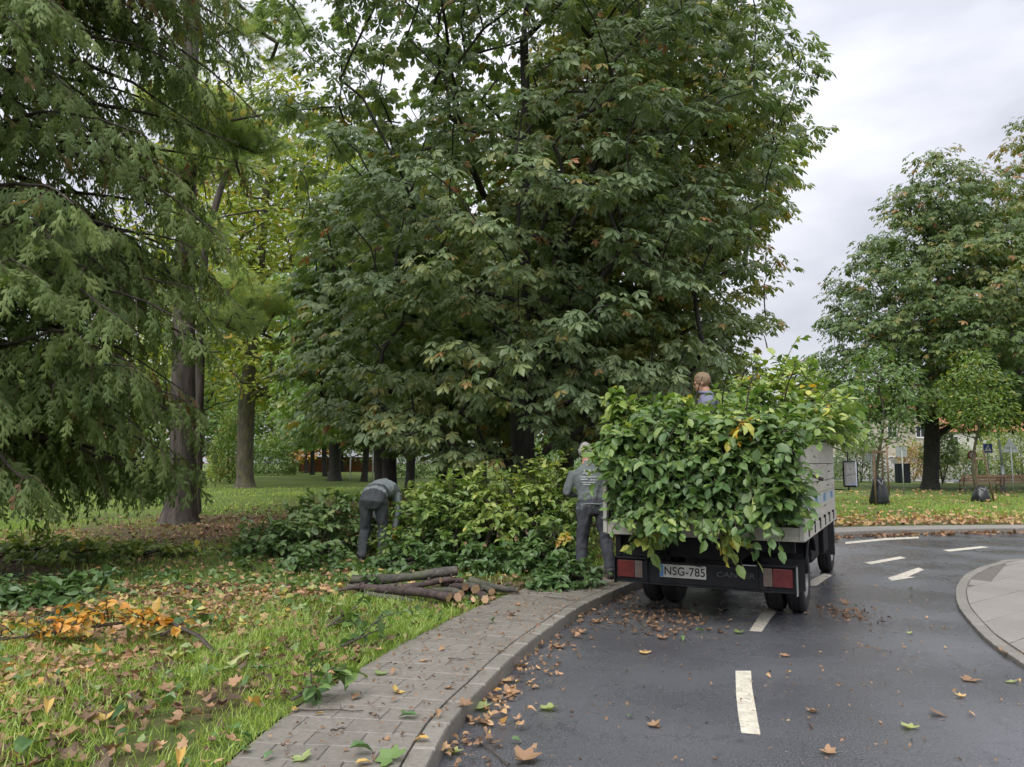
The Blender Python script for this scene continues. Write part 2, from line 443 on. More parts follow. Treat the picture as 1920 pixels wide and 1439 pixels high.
def clump_leaves(targets, axis, per, spread, flat, size, tmpl, seed, tone=0, tone_s=.5, droop=.35, size_var=.25, tone_var=.16, top_tone=0.0, outw=.6, rust=0.02):
    """leaves in a drooping tier round each twig end"""
    r = np.random.default_rng(seed); nT = len(targets)
    idx = np.repeat(np.arange(nT), per); n = len(idx)
    off = r.normal(size=(n, 3)); off = unit(off) * (r.uniform(.05, 1, (n, 1)) ** .5)
    ctr = targets[idx]
    outv = ctr.copy(); outv[:, :2] -= axis; outv[:, 2] = 0; outv = unit(outv)
    off[:, 2] = off[:, 2] * flat
    off[:, 2] -= .25 * flat * (off[:, 0] ** 2 + off[:, 1] ** 2)
    P = ctr + off * spread
    D = off.copy(); D[:, 2] = 0; D = unit(D) + outv * outw + r.normal(size=(n, 3)) * .35; D[:, 2] = -droop + r.normal(size=n) * .22
    D = unit(D)
    Nn = np.array([[0, 0, 1.]]) + outv * .35 + r.normal(size=(n, 3)) * .30
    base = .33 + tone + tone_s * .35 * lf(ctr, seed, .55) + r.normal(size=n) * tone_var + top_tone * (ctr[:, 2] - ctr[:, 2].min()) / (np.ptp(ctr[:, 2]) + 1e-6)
    sick = r.uniform(size=n) < rust
    base = np.where(sick, r.uniform(.85, 1, n), base)
    S = size * (1 + size_var * r.normal(size=n)).clip(.5, 1.6)
    return place(tmpl, P, D, Nn, S, base)
def tree(name, label, base, trunk_chains, foliage, barkm, leafm, cat='tree', group=None, trunk_name='trunk', crown_name='crown'):
    """trunk_chains / foliage are in world space; the empty stands at the foot of the tree"""
    e = empty(name, base, 0, label, cat, group)
    b = np.array(base)
    V, T = tubes(trunk_chains)
    link(trunk_name, np_mesh(trunk_name, V - b, T, smooth=True), barkm, e)
    V, T, r = foliage
    link(crown_name, np_mesh(crown_name, V - b, T, r), leafm, e)
    return e
def flare(chains, amt=.5, h=.6):
    P, Rd = chains[0]
    z = P[:, 2] - P[0, 2]
    chains[0] = (P, Rd * (1 + amt * np.exp(-z / h * 2.0)))
    return chains
def dense_trunk(pts, n=14):
    """more rings near the foot so that the root flare shows"""
    P = np.array(pts); u = np.linspace(0, 1, len(P)); q = np.linspace(0, 1, n) ** 1.8
    return [np.array([np.interp(k, u, P[:, c]) for c in range(3)]) for k in q]
LZ = 0.10       # level of the lawns

PAL4 = leaf_palmate(5, True); PAL2 = leaf_palmate(7, False); PAL5 = leaf_palmate(5, False)
OV3 = leaf_oval(3, width=.62); OV2 = leaf_oval(2); LOB = leaf_lobed()
# ------------------------------------------------------------------ ground, road, kerbs, paths
def catmull(pts, per=10):
    P = np.array(pts, float); P = np.vstack([2 * P[0] - P[1], P, 2 * P[-1] - P[-2]]); out = []
    for i in range(1, len(P) - 2):
        for k in range(per):
            t = k / per
            out.append(.5 * ((2 * P[i]) + (-P[i - 1] + P[i + 1]) * t + (2 * P[i - 1] - 5 * P[i] + 4 * P[i + 1] - P[i + 2]) * t * t + (-P[i - 1] + 3 * P[i] - 3 * P[i + 1] + P[i + 2]) * t ** 3))
    out.append(P[-2]); return np.array(out)
class Line:
    def __init__(s, P):
        s.P = np.array(P); d = np.diff(s.P, axis=0); s.sl = np.linalg.norm(d, axis=1); s.s = np.concatenate([[0], np.cumsum(s.sl)]); s.len = s.s[-1]
        t = np.gradient(s.P, s.s, axis=0); s.t = t / np.linalg.norm(t, axis=1, keepdims=True)
    def pt(s, q): return np.array([np.interp(q, s.s, s.P[:, 0]), np.interp(q, s.s, s.P[:, 1])])
    def nl(s, q):
        t = np.array([np.interp(q, s.s, s.t[:, 0]), np.interp(q, s.s, s.t[:, 1])]); t /= np.linalg.norm(t); return np.array([-t[1], t[0]])
    def off(s, q, d): return s.pt(q) + s.nl(q) * d
    def offs(s, d): return s.P + np.stack([-s.t[:, 1], s.t[:, 0]], 1) * d
    def sd(s, Q):
        """signed distance of points Q to the line, left side positive, and arc length of the foot"""
        best = np.full(len(Q), 1e9); sg = np.zeros(len(Q)); sa = np.zeros(len(Q))
        for i in range(len(s.P) - 1):
            a = s.P[i]; d = s.P[i + 1] - a; l2 = d @ d
            u = np.clip(((Q - a) @ d) / l2, 0, 1); c = a + u[:, None] * d; v = Q - c; q = np.linalg.norm(v, axis=1)
            m = q < best; best = np.where(m, q, best)
            sg = np.where(m, np.sign(d[0] * v[:, 1] - d[1] * v[:, 0]), sg); sa = np.where(m, s.s[i] + u * math.sqrt(l2), sa)
        return best * sg, sa
_k = [(-.62, -8), (-.60, -3), (-.55, 1.0), (-.47, 3.2)] + [tuple(gp(*p)) for p in ((829, 1418), (872, 1355), (902, 1323), (953, 1267), (1000, 1224), (1067, 1172), (1108, 1147), (1171, 1117), (1194, 1107))]
_k += [(2.35, 11.2), (3.3, 12.9), (4.7, 14.9), (6.6, 16.5), (8.8, 17.4), (11.7, 17.8), (18, 18.1), (40, 18.4)]
KERB = Line(catmull(_k, 8))
_i = [(30, 14.6), (18, 13.9), (11.5, 13.1)] + [tuple(gp(*p)) for p in ((1920, 1053.5), (1868, 1060.7), (1839, 1069), (1810, 1084), (1796, 1102), (1792, 1118), (1798, 1145), (1827, 1183), (1861, 1216), (1920, 1256))] + [(3.55, 4.6), (3.25, 2.6), (3.05, -1), (3.0, -8)]
INNER = Line(catmull(_i, 8))
KH, KW, PW = 0.11, 0.125, 1.0

# materials of the setting
def road_mat():
    m, nt, N, L, b = newmat('wet_asphalt')
    grain = noise(N, L, 85, 4, .8); pat = noise(N, L, .8, 7, .62); fine = noise(N, L, 9, 4)
    c = ramp(N, L, grain.outputs['Fac'], [(.30, (.042, .044, .049)), (.52, (.112, .116, .126)), (.70, (.32, .32, .325))])
    wet = ramp(N, L, pat.outputs['Fac'], [(.36, (0, 0, 0)), (.62, (1, 1, 1))])
    mm = N.new('ShaderNodeMix'); mm.data_type = 'RGBA'; mm.blend_type = 'MULTIPLY'; mm.inputs[0].default_value = 1
    dk = ramp(N, L, wet.outputs[0], [(0, (1.0, 1.0, 1.02)), (1, (.66, .66, .70))])
    L.new(c.outputs[0], mm.inputs[6]); L.new(dk.outputs[0], mm.inputs[7])
    # dried patches and hairline cracks
    big = noise(N, L, 1.6, 6, .7); pt = ramp(N, L, big.outputs['Fac'], [(.35, (.85, .85, .85)), (.65, (1.12, 1.12, 1.10))])
    m2 = N.new('ShaderNodeMix'); m2.data_type = 'RGBA'; m2.blend_type = 'MULTIPLY'; m2.inputs[0].default_value = 1; L.new(mm.outputs[2], m2.inputs[6]); L.new(pt.outputs[0], m2.inputs[7])
    vt = N.new('ShaderNodeTexVoronoi'); vt.feature = 'DISTANCE_TO_EDGE'; vt.inputs['Scale'].default_value = .55
    wn = noise(N, L, 2.5, 5, .6); va = N.new('ShaderNodeVectorMath'); va.operation = 'ADD'; tcx = N.new('ShaderNodeTexCoord'); L.new(tcx.outputs['Object'], va.inputs[0]); L.new(wn.outputs['Color'], va.inputs[1]); L.new(va.outputs[0], vt.inputs['Vector'])
    ck = ramp(N, L, vt.outputs['Distance'], [(.0, (.45, .45, .45)), (.006, (1, 1, 1))])
    m3 = N.new('ShaderNodeMix'); m3.data_type = 'RGBA'; m3.blend_type = 'MULTIPLY'; m3.inputs[0].default_value = .7; L.new(m2.outputs[2], m3.inputs[6]); L.new(ck.outputs[0], m3.inputs[7])
    L.new(m3.outputs[2], b.inputs['Base Color'])
    rr = N.new('ShaderNodeMapRange'); rr.inputs[1].default_value = 0; rr.inputs[2].default_value = 1; rr.inputs[3].default_value = .36; rr.inputs[4].default_value = .10
    L.new(wet.outputs[0], rr.inputs[0])
    ad = N.new('ShaderNodeMath'); ad.operation = 'MULTIPLY_ADD'; ad.inputs[1].default_value = .12
    L.new(fine.outputs['Fac'], ad.inputs[0]); L.new(rr.outputs[0], ad.inputs[2]); L.new(ad.outputs[0], b.inputs['Roughness'])
    b.inputs['Specular IOR Level'].default_value = .75
    bump(N, L, grain.outputs['Fac'], b, .55, .006)
    return m
M['road'] = road_mat()
def lawn_mat():
    m, nt, N, L, b = newmat('lawn_turf')
    n1 = noise(N, L, 60, 4, .7); n2 = noise(N, L, .35, 4); n3 = noise(N, L, 2.2, 5, .6)
    g = ramp(N, L, n1.outputs['Fac'], [(.3, (.062, .095, .026)), (.55, (.115, .165, .040)), (.75, (.19, .23, .07))])
    s = ramp(N, L, n1.outputs['Fac'], [(.3, (.060, .042, .028)), (.6, (.135, .088, .055)), (.8, (.27, .17, .085))])
    # bare, leaf-strewn earth below the trees and along the path: patches at fixed places
    geo = N.new('ShaderNodeNewGeometry'); acc = None
    for (x, y, rx, ry, wt) in [(-5.6, 18.5, 5.2, 5.2, .62), (-2.0, 22, 5.5, 5.5, .75), (2.5, 21, 6.5, 6, .8), (-1.5, 30, 7, 8, .72), (-1.95, 5.0, .45, 1.4, .34), (-8.0, 10, 3.2, 4, .5), (14, 20.2, 10, 1.6, .55), (0.4, 9.6, 1.2, 1.2, .4)]:
        mp = N.new('ShaderNodeVectorMath'); mp.operation = 'SUBTRACT'; mp.inputs[1].default_value = (x, y, 0); L.new(geo.outputs['Position'], mp.inputs[0])
        dv = N.new('ShaderNodeVectorMath'); dv.operation = 'DIVIDE'; dv.inputs[1].default_value = (rx, ry, 1e3); L.new(mp.outputs[0], dv.inputs[0])
        ln = N.new('ShaderNodeVectorMath'); ln.operation = 'LENGTH'; L.new(dv.outputs[0], ln.inputs[0])
        mr = N.new('ShaderNodeMapRange'); mr.inputs[1].default_value = .35; mr.inputs[2].default_value = 1.25; mr.inputs[3].default_value = wt; mr.inputs[4].default_value = 0; L.new(ln.outputs['Value'], mr.inputs[0])
        if acc is None: acc = mr.outputs[0]
        else:
            mx = N.new('ShaderNodeMath'); mx.operation = 'MAXIMUM'; L.new(acc, mx.inputs[0]); L.new(mr.outputs[0], mx.inputs[1]); acc = mx.outputs[0]
    a1 = N.new('ShaderNodeMath'); a1.operation = 'MULTIPLY_ADD'; a1.inputs[1].default_value = 1.3; a1.inputs[2].default_value = -.62; L.new(n3.outputs['Fac'], a1.inputs[0])
    a2 = N.new('ShaderNodeMath'); a2.operation = 'ADD'; L.new(acc, a2.inputs[0]); L.new(a1.outputs[0], a2.inputs[1])
    f = ramp(N, L, a2.outputs[0], [(.12, (0, 0, 0)), (.5, (1, 1, 1))])
    mm = N.new('ShaderNodeMix'); mm.data_type = 'RGBA'; L.new(f.outputs[0], mm.inputs[0]); L.new(g.outputs[0], mm.inputs[6]); L.new(s.outputs[0], mm.inputs[7])
    # broad light and dark greens of an uneven lawn
    v = ramp(N, L, n2.outputs['Fac'], [(.35, (.78, .80, .8)), (.65, (1.25, 1.2, 1.05))])
    mu = N.new('ShaderNodeMix'); mu.data_type = 'RGBA'; mu.blend_type = 'MULTIPLY'; mu.inputs[0].default_value = 1
    L.new(mm.outputs[2], mu.inputs[6]); L.new(v.outputs[0], mu.inputs[7]); L.new(mu.outputs[2], b.inputs['Base Color'])
    b.inputs['Roughness'].default_value = .85; b.inputs['Specular IOR Level'].default_value = .2
    bump(N, L, n1.outputs['Fac'], b, .8, .03)
    return m
M['lawn'] = lawn_mat()
def stone_mat(name, c0, c1, scale=40, rough=.55):
    m, nt, N, L, b = newmat(name)
    n = noise(N, L, scale, 5, .65, coord='Object'); big = noise(N, L, 1.1, 4)
    oi = N.new('ShaderNodeObjectInfo')
    r = ramp(N, L, n.outputs['Fac'], [(.3, c0), (.72, c1)])
    k = N.new('ShaderNodeMath'); k.operation = 'MULTIPLY_ADD'; k.inputs[1].default_value = .16; k.inputs[2].default_value = .72; L.new(oi.outputs['Random'], k.inputs[0])
    k2 = N.new('ShaderNodeMath'); k2.operation = 'MULTIPLY_ADD'; k2.inputs[1].default_value = .5; L.new(big.outputs['Fac'], k2.inputs[0]); L.new(k.outputs[0], k2.inputs[2])
    mu = N.new('ShaderNodeMix'); mu.data_type = 'RGBA'; mu.blend_type = 'MULTIPLY'; mu.inputs[0].default_value = 1
    L.new(r.outputs[0], mu.inputs[6]); L.new(k2.outputs[0], mu.inputs[7]); L.new(mu.outputs[2], b.inputs['Base Color'])
    b.inputs['Roughness'].default_value = rough
    bump(N, L, n.outputs['Fac'], b, .35, .004)
    return m
M['paver'] = stone_mat('concrete_paver', (.150, .137, .118), (.235, .215, .186))
M['kerb'] = stone_mat('kerb_concrete', (.150, .138, .118), (.25, .232, .20))
M['slab'] = stone_mat('pavement_slab', (.19, .175, .155), (.27, .25, .22))
M['joint'] = simple('joint_sand', (.128, .115, .095), .9, scale=30, var=.4)
M['paint'] = simple('road_paint_worn', (.60, .56, .46), .5, var=.22, scale=14, bmp=.3, bscale=120)
def _wear(m):
    N, L = m.node_tree.nodes, m.node_tree.links; b = N['Principled BSDF']; src = b.inputs['Base Color'].links[0].from_socket
    n = noise(N, L, 34, 6, .75); f = ramp(N, L, n.outputs['Fac'], [(.56, (0, 0, 0)), (.66, (.85, .85, .85))])
    mm = N.new('ShaderNodeMix'); mm.data_type = 'RGBA'; L.new(f.outputs[0], mm.inputs[0]); L.new(src, mm.inputs[6]); mm.inputs[7].default_value = (.10, .10, .10, 1); L.new(mm.outputs[2], b.inputs['Base Color'])
_wear(M['paint'])
M['earth'] = simple('earth', (.09, .07, .045), .9, scale=3, var=.3)

def poly_obj(name, pts, z, mat, label=None, kind='structure', parent=None):
    bm = bmesh.new(); vs = [bm.verts.new((p[0], p[1], z)) for p in pts]; es = [bm.edges.new((vs[i], vs[(i + 1) % len(vs)])) for i in range(len(vs))]
    bmesh.ops.triangle_fill(bm, edges=es, use_beauty=True)
    for f in bm.faces:
        if f.normal.z < 0: f.normal_flip()
    me = bpy.data.meshes.new(name); bm.to_mesh(me); bm.free()
    o = link(name, me, mat, parent)
    if parent is None: tag(o, label, kind=kind)
    return o
g = MB(); g.add([(-3000, -400, -.05), (3000, -400, -.05), (3000, 4000, -.05), (-3000, 4000, -.05)], [(0, 1, 2, 3)])
tag(g.build('ground', M['earth']), 'earth below the road and the lawns', kind='structure')
# the road: between the two kerb lines
road = poly_obj('road', list(KERB.P) + list(INNER.P[::1]), 0.0, M['road'], 'wet dark asphalt road bending right with dashed white centre line')
# lawn: everything left of and beyond the footpath
lawn_edge = KERB.offs(PW + .02)
lawn = poly_obj('lawn', list(lawn_edge) + [(300, 18.4), (300, 900), (-500, 900), (-500, -8)], LZ, M['lawn'], 'leaf-strewn park lawn beyond the footpath')
# footpath: sand bed, pavers, kerb stones
fp = poly_obj('footpath', list(KERB.offs(KW)) + list(KERB.offs(PW + .03))[::-1], KH - .022, M['joint'], 'narrow grey paved footpath with concrete kerb along the curving road')
def piece(name, corners, z0, z1, mat, parent, bev=.006, me_only=False):
    """a paver / slab / kerb stone: top slightly smaller than its foot (worn edge)"""
    P = np.array(corners, float); c = P.mean(0); n = len(P)
    def ins(d): return c + (P - c) * (1 - d / (np.linalg.norm(P - c, axis=1, keepdims=True) + 1e-6))
    b = MB(); Q = ins(bev * 1.4)
    vs = [(*p, z0) for p in P] + [(*p, z1 - bev) for p in P] + [(*p, z1) for p in Q]
    fs = [(i, (i + 1) % n, (i + 1) % n + n, i + n) for i in range(n)] + [(i + n, (i + 1) % n + n, (i + 1) % n + 2 * n, i + 2 * n) for i in range(n)] + [tuple(range(2 * n, 3 * n))]
    me = bpy.data.meshes.new(name); me.from_pydata([tuple(map(float, v)) for v in vs], [], fs); me.update()
    return link(name, me, mat, parent)
s0 = KERB.sd(np.array([[-.5, 2.6]]))[1][0]; s1 = KERB.sd(np.array([[1.57, 9.7]]))[1][0] + 1.6
rows = int((s1 - s0) / .2); wdt = (PW - KW - .012) / 3
for i in range(rows):
    sa = s0 + i * .2
    offq = [0, wdt, 2 * wdt, 3 * wdt] if i % 2 == 0 else [0, wdt * .5, wdt * 1.5, wdt * 2.5, 3 * wdt]
    for k in range(len(offq) - 1):
        a, b2 = KW + .010 + offq[k] + .0018, KW + .010 + offq[k + 1] - .0018
        q0, q1 = sa + .0018, sa + .1982
        piece('paver', [KERB.off(q0, a), KERB.off(q1, a), KERB.off(q1, b2), KERB.off(q0, b2)], KH - .05, KH + random.uniform(-.0015, .002), M['paver'], fp, bev=.004)
kl = .40
kn = 0; q = s0
while q < KERB.len - 12:
    L1 = kl if q < s1 else 1.0
    piece('kerb_stone', [KERB.off(q + .003, 0), KERB.off(q + L1 - .004, 0), KERB.off(q + L1 - .004, KW), KERB.off(q + .003, KW)], -.05, KH + random.uniform(-.002, .004), M['kerb'], fp, bev=.012)
    q += L1
qq = np.linspace(s1, KERB.len - 12, 60)
poly_obj('far_paving', [KERB.off(t, KW + .01) for t in qq] + [KERB.off(t, PW) for t in qq][::-1], KH - .004, M['slab'], parent=fp)
# inner pavement at the right: slabs laid on the diagonal behind a low kerb
IH = .045
ip = poly_obj('pavement', list(INNER.offs(.08)) + [(30, -8)], IH - .016, M['joint'], 'grey slab pavement on the inside of the bend')
qa = INNER.sd(np.array([[9.6, 12.9]]))[1][0]; qb = INNER.sd(np.array([[3.2, 2.8]]))[1][0]
q = qa
while q < qb:
    piece('kerb_stone', [INNER.off(q + .003, 0), INNER.off(q + .297, 0), INNER.off(q + .297, .11), INNER.off(q + .003, .11)], -.05, IH + random.uniform(-.002, .003), M['kerb'], ip, bev=.008)
    q += .30
def clip(poly, a, d):
    nrm = np.array([-d[1], d[0]]); out = []
    for i in range(len(poly)):
        p, r2 = poly[i], poly[(i + 1) % len(poly)]; u, v = (p - a) @ nrm, (r2 - a) @ nrm
        if u >= 0: out.append(p)
        if u * v < 0: out.append(p + (r2 - p) * (u / (u - v)))
    return out
ssz = .50; ang = R(38); ux = np.array([math.cos(ang), math.sin(ang)]); uy = np.array([-ux[1], ux[0]])
edgeP = INNER.offs(.118)
lo, hi = np.searchsorted(INNER.s, qa), np.searchsorted(INNER.s, qb)
for i in range(-4, 30):
    for j in range(-8, 22):
        o0 = np.array([6.0, 5.0]) + ux * i * ssz + uy * j * ssz
        poly = [o0 + ux * .004 + uy * .004, o0 + ux * (ssz - .004) + uy * .004, o0 + ux * (ssz - .004) + uy * (ssz - .004), o0 + ux * .004 + uy * (ssz - .004)]
        c = sum(poly) / 4
        if c[0] > 11.5 or c[1] < 4.2 or c[1] > 14.0: continue
        if abs(c[0]) / max(c[1], .1) > .95: continue
        sd = INNER.sd(np.array([c]))[0][0]
        if sd < -.45: continue
        if sd < .6:
            for k in range(lo, hi):
                if np.linalg.norm(edgeP[k] - c) < 2.2: poly = clip(poly, edgeP[k], INNER.t[k])
                if len(poly) < 3: break
        if len(poly) >= 3:
            A = np.array(poly); ar = .5 * abs(np.dot(A[:, 0], np.roll(A[:, 1], 1)) - np.dot(A[:, 1], np.roll(A[:, 0], 1)))
            if ar > .01: piece('slab', poly, IH - .03, IH + random.uniform(-.003, .003), M['slab'], ip, bev=.004)
# painted markings (parts of the road)
def marking(name, pix, label=None):
    p = [gp(*q) for q in pix]
    o = poly_obj(name, p, .004, M['paint'], parent=road)
    if label: o['label'] = label
marking('lane_dash', [(1390, 1376), (1426, 1379), (1417, 1330), (1410, 1290), (1408, 1259), (1379, 1259), (1380, 1300), (1384, 1340)])
marking('lane_dash', [(1405, 1184), (1428, 1186), (1446, 1160), (1462, 1140), (1444, 1138), (1425, 1153)])
marking('lane_dash', [(1508, 1098), (1530, 1100), (1546, 1089), (1561, 1079), (1545, 1076), (1527, 1085)])
marking('lane_dash', [(1620, 1056), (1634, 1059), (1699, 1047), (1688, 1044)])
marking('lane_dash', [(1767, 1032), (1780, 1035), (1855, 1027), (1840, 1025)])
marking('edge_line', [(1585, 1017), (1585, 1021), (1660, 1013.5), (1724, 1010), (1722, 1006.5), (1660, 1009.5)])
marking('lane_arrow', [(1664, 1084), (1672, 1090), (1717, 1083), (1703, 1082), (1733, 1069), (1722, 1065), (1684, 1078), (1678, 1080)], 'white painted arrow pointing back along the road')
# a drain-side path far right beyond the lawn, with zebra bars
fpz = LZ + .004
far = poly_obj('path', [gp(1500, 893, fpz), gp(2100, 893, fpz), gp(2100, 903, fpz), gp(1850, 906, fpz), gp(1700, 903, fpz), gp(1500, 900, fpz)][::-1], fpz, M['road'], 'asphalt cycle path crossing the lawn beyond the big tree')
for (x0, y0, x1, y1) in [(1692, 903.0, 1708, 901.2), (1712, 902.5, 1729, 900.8), (1757, 904.6, 1765, 903.3), (1774, 905.6, 1788, 904.2), (1760, 900, 1764, 898.9), (1763, 897, 1767, 896.2), (1756, 897.6, 1760, 897)]:
    o = poly_obj('path_marking', [gp(x0, y0, fpz + .004), gp(x1, y0, fpz + .004), gp(x1, y1, fpz + .004), gp(x0, y1, fpz + .004)], fpz + .004, M['paint'], parent=far)
# ------------------------------------------------------------------ flatbed truck
M['bed'] = simple('bed_paint_grey_beige', (.50, .49, .43), .5, var=.14, scale=3, bmp=.12, bscale=30)
def grime_mat():
    m, nt, N, L, b = newmat('bed_boards_dirty')
    n = noise(N, L, 5, 6, .65, sc=(1, .35, 2)); n2 = noise(N, L, 30, 4)
    r = ramp(N, L, n.outputs['Fac'], [(.25, (.27, .25, .20)), (.45, (.46, .44, .375)), (.75, (.58, .56, .49))])
    L.new(r.outputs[0], b.inputs['Base Color']); b.inputs['Roughness'].default_value = .5
    bump(N, L, n2.outputs['Fac'], b, .2, .005); return m
M['board'] = grime_mat()
M['chassis'] = simple('black_chassis', (.009, .009, .010), .7, var=.4, scale=6, bmp=.2, spec=.25)
M['bumper'] = simple('dark_bumper', (.012, .0125, .015), .6, var=.5, scale=8, bmp=.2, spec=.3)
M['rubber'] = simple('tyre_rubber', (.022, .022, .023), .75, var=.3, scale=18, bmp=.3)
M['rim'] = simple('wheel_rim_grey', (.30, .30, .30), .45, metal=.4, var=.3, scale=12)
M['cab'] = simple('cab_paint_pale', (.50, .52, .50), .35, var=.05, scale=3)
M['glass'] = simple('dark_glass', (.02, .024, .028), .06, var=.1)
M['mirror'] = simple('mirror_glass', (.75, .77, .8), .04, metal=1.0, var=.02)
M['lens_red'] = simple('tail_lens_red', (.115, .014, .015), .25, var=.25, scale=20)
M['lens_clear'] = simple('tail_lens_clear', (.15, .115, .10), .3, var=.2, scale=20)
M['plate'] = simple('plate_white', (.50, .49, .45), .45, var=.12, scale=10)
M['ink'] = simple('black_ink', (.012, .012, .014), .5)
M['blue'] = simple('blue_tape', (.065, .20, .42), .4, var=.25, scale=10)
M['pale'] = simple('pale_tape', (.45, .50, .55), .4, var=.15, scale=10)
M['steel'] = simple('galvanised_steel', (.34, .35, .35), .4, metal=.5, var=.2, scale=9)
M['greyletter'] = simple('grey_lettering', (.065, .066, .07), .5)

TH = R(27.3)                             # heading, right of straight ahead
TO = np.array([2.41, 8.90])              # rear axle centre on the ground
truck = empty('flatbed_truck', (TO[0], TO[1], 0), -TH, 'small grey flatbed truck seen from behind, heaped with cut leafy branches', 'truck')
TM = Matrix.Translation((TO[0], TO[1], 0)) @ Matrix.Rotation(-TH, 4, 'Z')
def tw(x, y, z): return np.array(TM @ Vector((x, y, z)))
HW, Y0, Y1, ZF = 1.00, -1.12, 2.42, .96
# bed floor with cross members
b = MB(); b.box(-HW, HW, Y0, Y1, ZF - .04, ZF)
bedfloor = b.build('bed_floor', M['board'], truck)
for y in np.arange(Y0 + .25, Y1, .42):
    MB().box(-HW + .02, HW - .02, y - .035, y + .035, ZF - .13, ZF - .042).build('cross_member', M['chassis'], bedfloor)
MB().box(-HW, HW, Y0 - .03, Y0 - .002, ZF - .115, ZF + .02, bev=.006).build('rear_sill', M['board'], bedfloor)
for s in (-1, 1):
    MB().box(s * HW - .012, s * HW + .012, Y0, Y1, ZF - .115, ZF - .002, bev=.004).build('side_sill', M['board'], bedfloor)
# drop sides: lower board, pale rail, blue tape, upper extension panels
for s in (-1, 1):
    x0, x1 = (HW - .03, HW) if s > 0 else (-HW, -HW + .03)
    side = empty('drop_side', (0, 0, 0)); side.parent = truck
    yb0, yb1 = Y0 + .005, Y1 - .02
    MB().box(x0, x1, yb0, yb1, ZF + .003, ZF + .155, bev=.006).build('board', M['board'], side)
    MB().box(x0, x1, yb0, yb1, ZF + .160, ZF + .30, bev=.006).build('board', M['board'], side)
    MB().box(x0, x1, yb0, yb1, ZF + .305, ZF + .425, bev=.006).build('board', M['board'], side)
    MB().box(x0 + (.008 if s > 0 else -.008), x1 + (.008 if s > 0 else -.008), yb0, yb1, ZF + .147, ZF + .168, bev=.004).build('rail', M['bed'], side)
    # tape along the middle board: blue with paler fields
    xt = HW + .0025 if s > 0 else -HW - .0025
    for k in range(11):
        y = yb0 + .16 + k * .30
        MB().box(xt - .0015, xt + .0015, y, y + .295, ZF + .185, ZF + .278).build('tape', M['blue'] if k in (0, 1, 3, 6, 9) else M['pale'], side)
    for k, (z0, z1) in enumerate([(.432, .625), (.632, .86)]):
        MB().box(x0 + .002, x1 - .002, yb0 + .02, yb1, ZF + z0, ZF + z1, bev=.005).build('panel', M['board'], side)
    MB().box(x0 - .004, x1 + .004, yb0, yb1, ZF + .862, ZF + .885, bev=.004).build('rail', M['bed'], side)
    for y in (Y0 + .03, Y0 + 1.2, Y1 - .06):
        xx = (HW - .075, HW - .034) if s > 0 else (-HW + .034, -HW + .075)
        MB().box(xx[0], xx[1], y - .025, y + .025, ZF + .002, ZF + .90).build('stake', M['chassis'], side)
    # rear corner post with hinge pins
    xx = (HW - .03, HW + .014) if s > 0 else (-HW - .014, -HW + .03)
    MB().box(xx[0], xx[1], Y0 - .045, Y0 + .001, ZF - .10, ZF + .44, bev=.005).build('corner_post', M['bed'], side)
    for z in (.05, .25):
        MB().tube([(xx[0] - .01, Y0 - .055, ZF + z), (xx[1] + .01, Y0 - .055, ZF + z)], .014, 8).build('hinge', M['steel'], side)
    for y in np.arange(Y0 + .3, Y1, .55):
        MB().box((HW if s > 0 else -HW - .02), (HW + .02 if s > 0 else -HW), y, y + .05, ZF - .09, ZF + .03, bev=.003).build('latch', M['chassis'], side)
MB().box(-HW, HW, Y1, Y1 + .03, ZF, ZF + .95, bev=.006).build('headboard', M['board'], truck)
# tailgate swung down below the floor's edge at the left, hidden under leaves
# chassis rails, axle, spare and tank
for s in (-1, 1):
    MB().box(s * .36 - .035, s * .36 + .035, Y0 + .1, 4.25, ZF - .33, ZF - .131, bev=.006).build('frame_rail', M['chassis'], truck)
MB().box(-.36, .36, Y0 + .1, Y0 + .18, ZF - .33, ZF - .14).build('frame_end', M['chassis'], truck)
MB().box(-.9, .9, Y0 + .12, Y0 + .2, ZF - .24, ZF - .131).build('frame_cross', M['chassis'], truck)
axm = MB().tube([(-.80, 0, .36), (.80, 0, .36)], .06, 10); axm.lathe([(.0, -.17), (.12, -.16), (.17, -.05), (.17, .05), (.12, .16), (0, .17)], 14, Matrix.Translation((0, 0, .36)), axis='x')
axm.build('rear_axle', M['chassis'], truck)
for s in (-1, 1):
    MB().tube([(s * .5, -.62, .55), (s * .5, -.3, .47), (s * .5, 0, .43), (s * .5, .3, .47), (s * .5, .62, .55)], .035, 6).build('leaf_spring', M['chassis'], truck)
MB().lathe([(.0, .0), (.26, .0), (.29, .03), (.29, .15), (.26, .18), (0, .18)], 20, Matrix.Translation((0, -.55, .52))).build('spare_wheel', M['rubber'], truck)
MB().box(-.32, .32, .9, 2.2, .34, .80, bev=.05).build('gap_blocker', M['chassis'], truck)  # dark box added between the rails to block the bright gap under the bed
MB().box(-.86, -.42, .8, 1.9, .40, .80, bev=.03).build('left_gap_blocker', M['chassis'], truck)  # second dark box, added at the left to keep the bright road from showing
MB().box(.5, .86, .75, 1.55, .42, .78, bev=.04).build('fuel_tank', M['chassis'], truck)
MB().box(.54, .90, 1.75, 2.35, .44, .80, bev=.02).build('battery_box', M['chassis'], truck)
MB().tube([(.62, 1.6, .70), (.92, 1.65, .86), (.97, 2.3, .86), (.97, 2.45, .52)], .014, 6).build('guard_bar', M['steel'], truck)
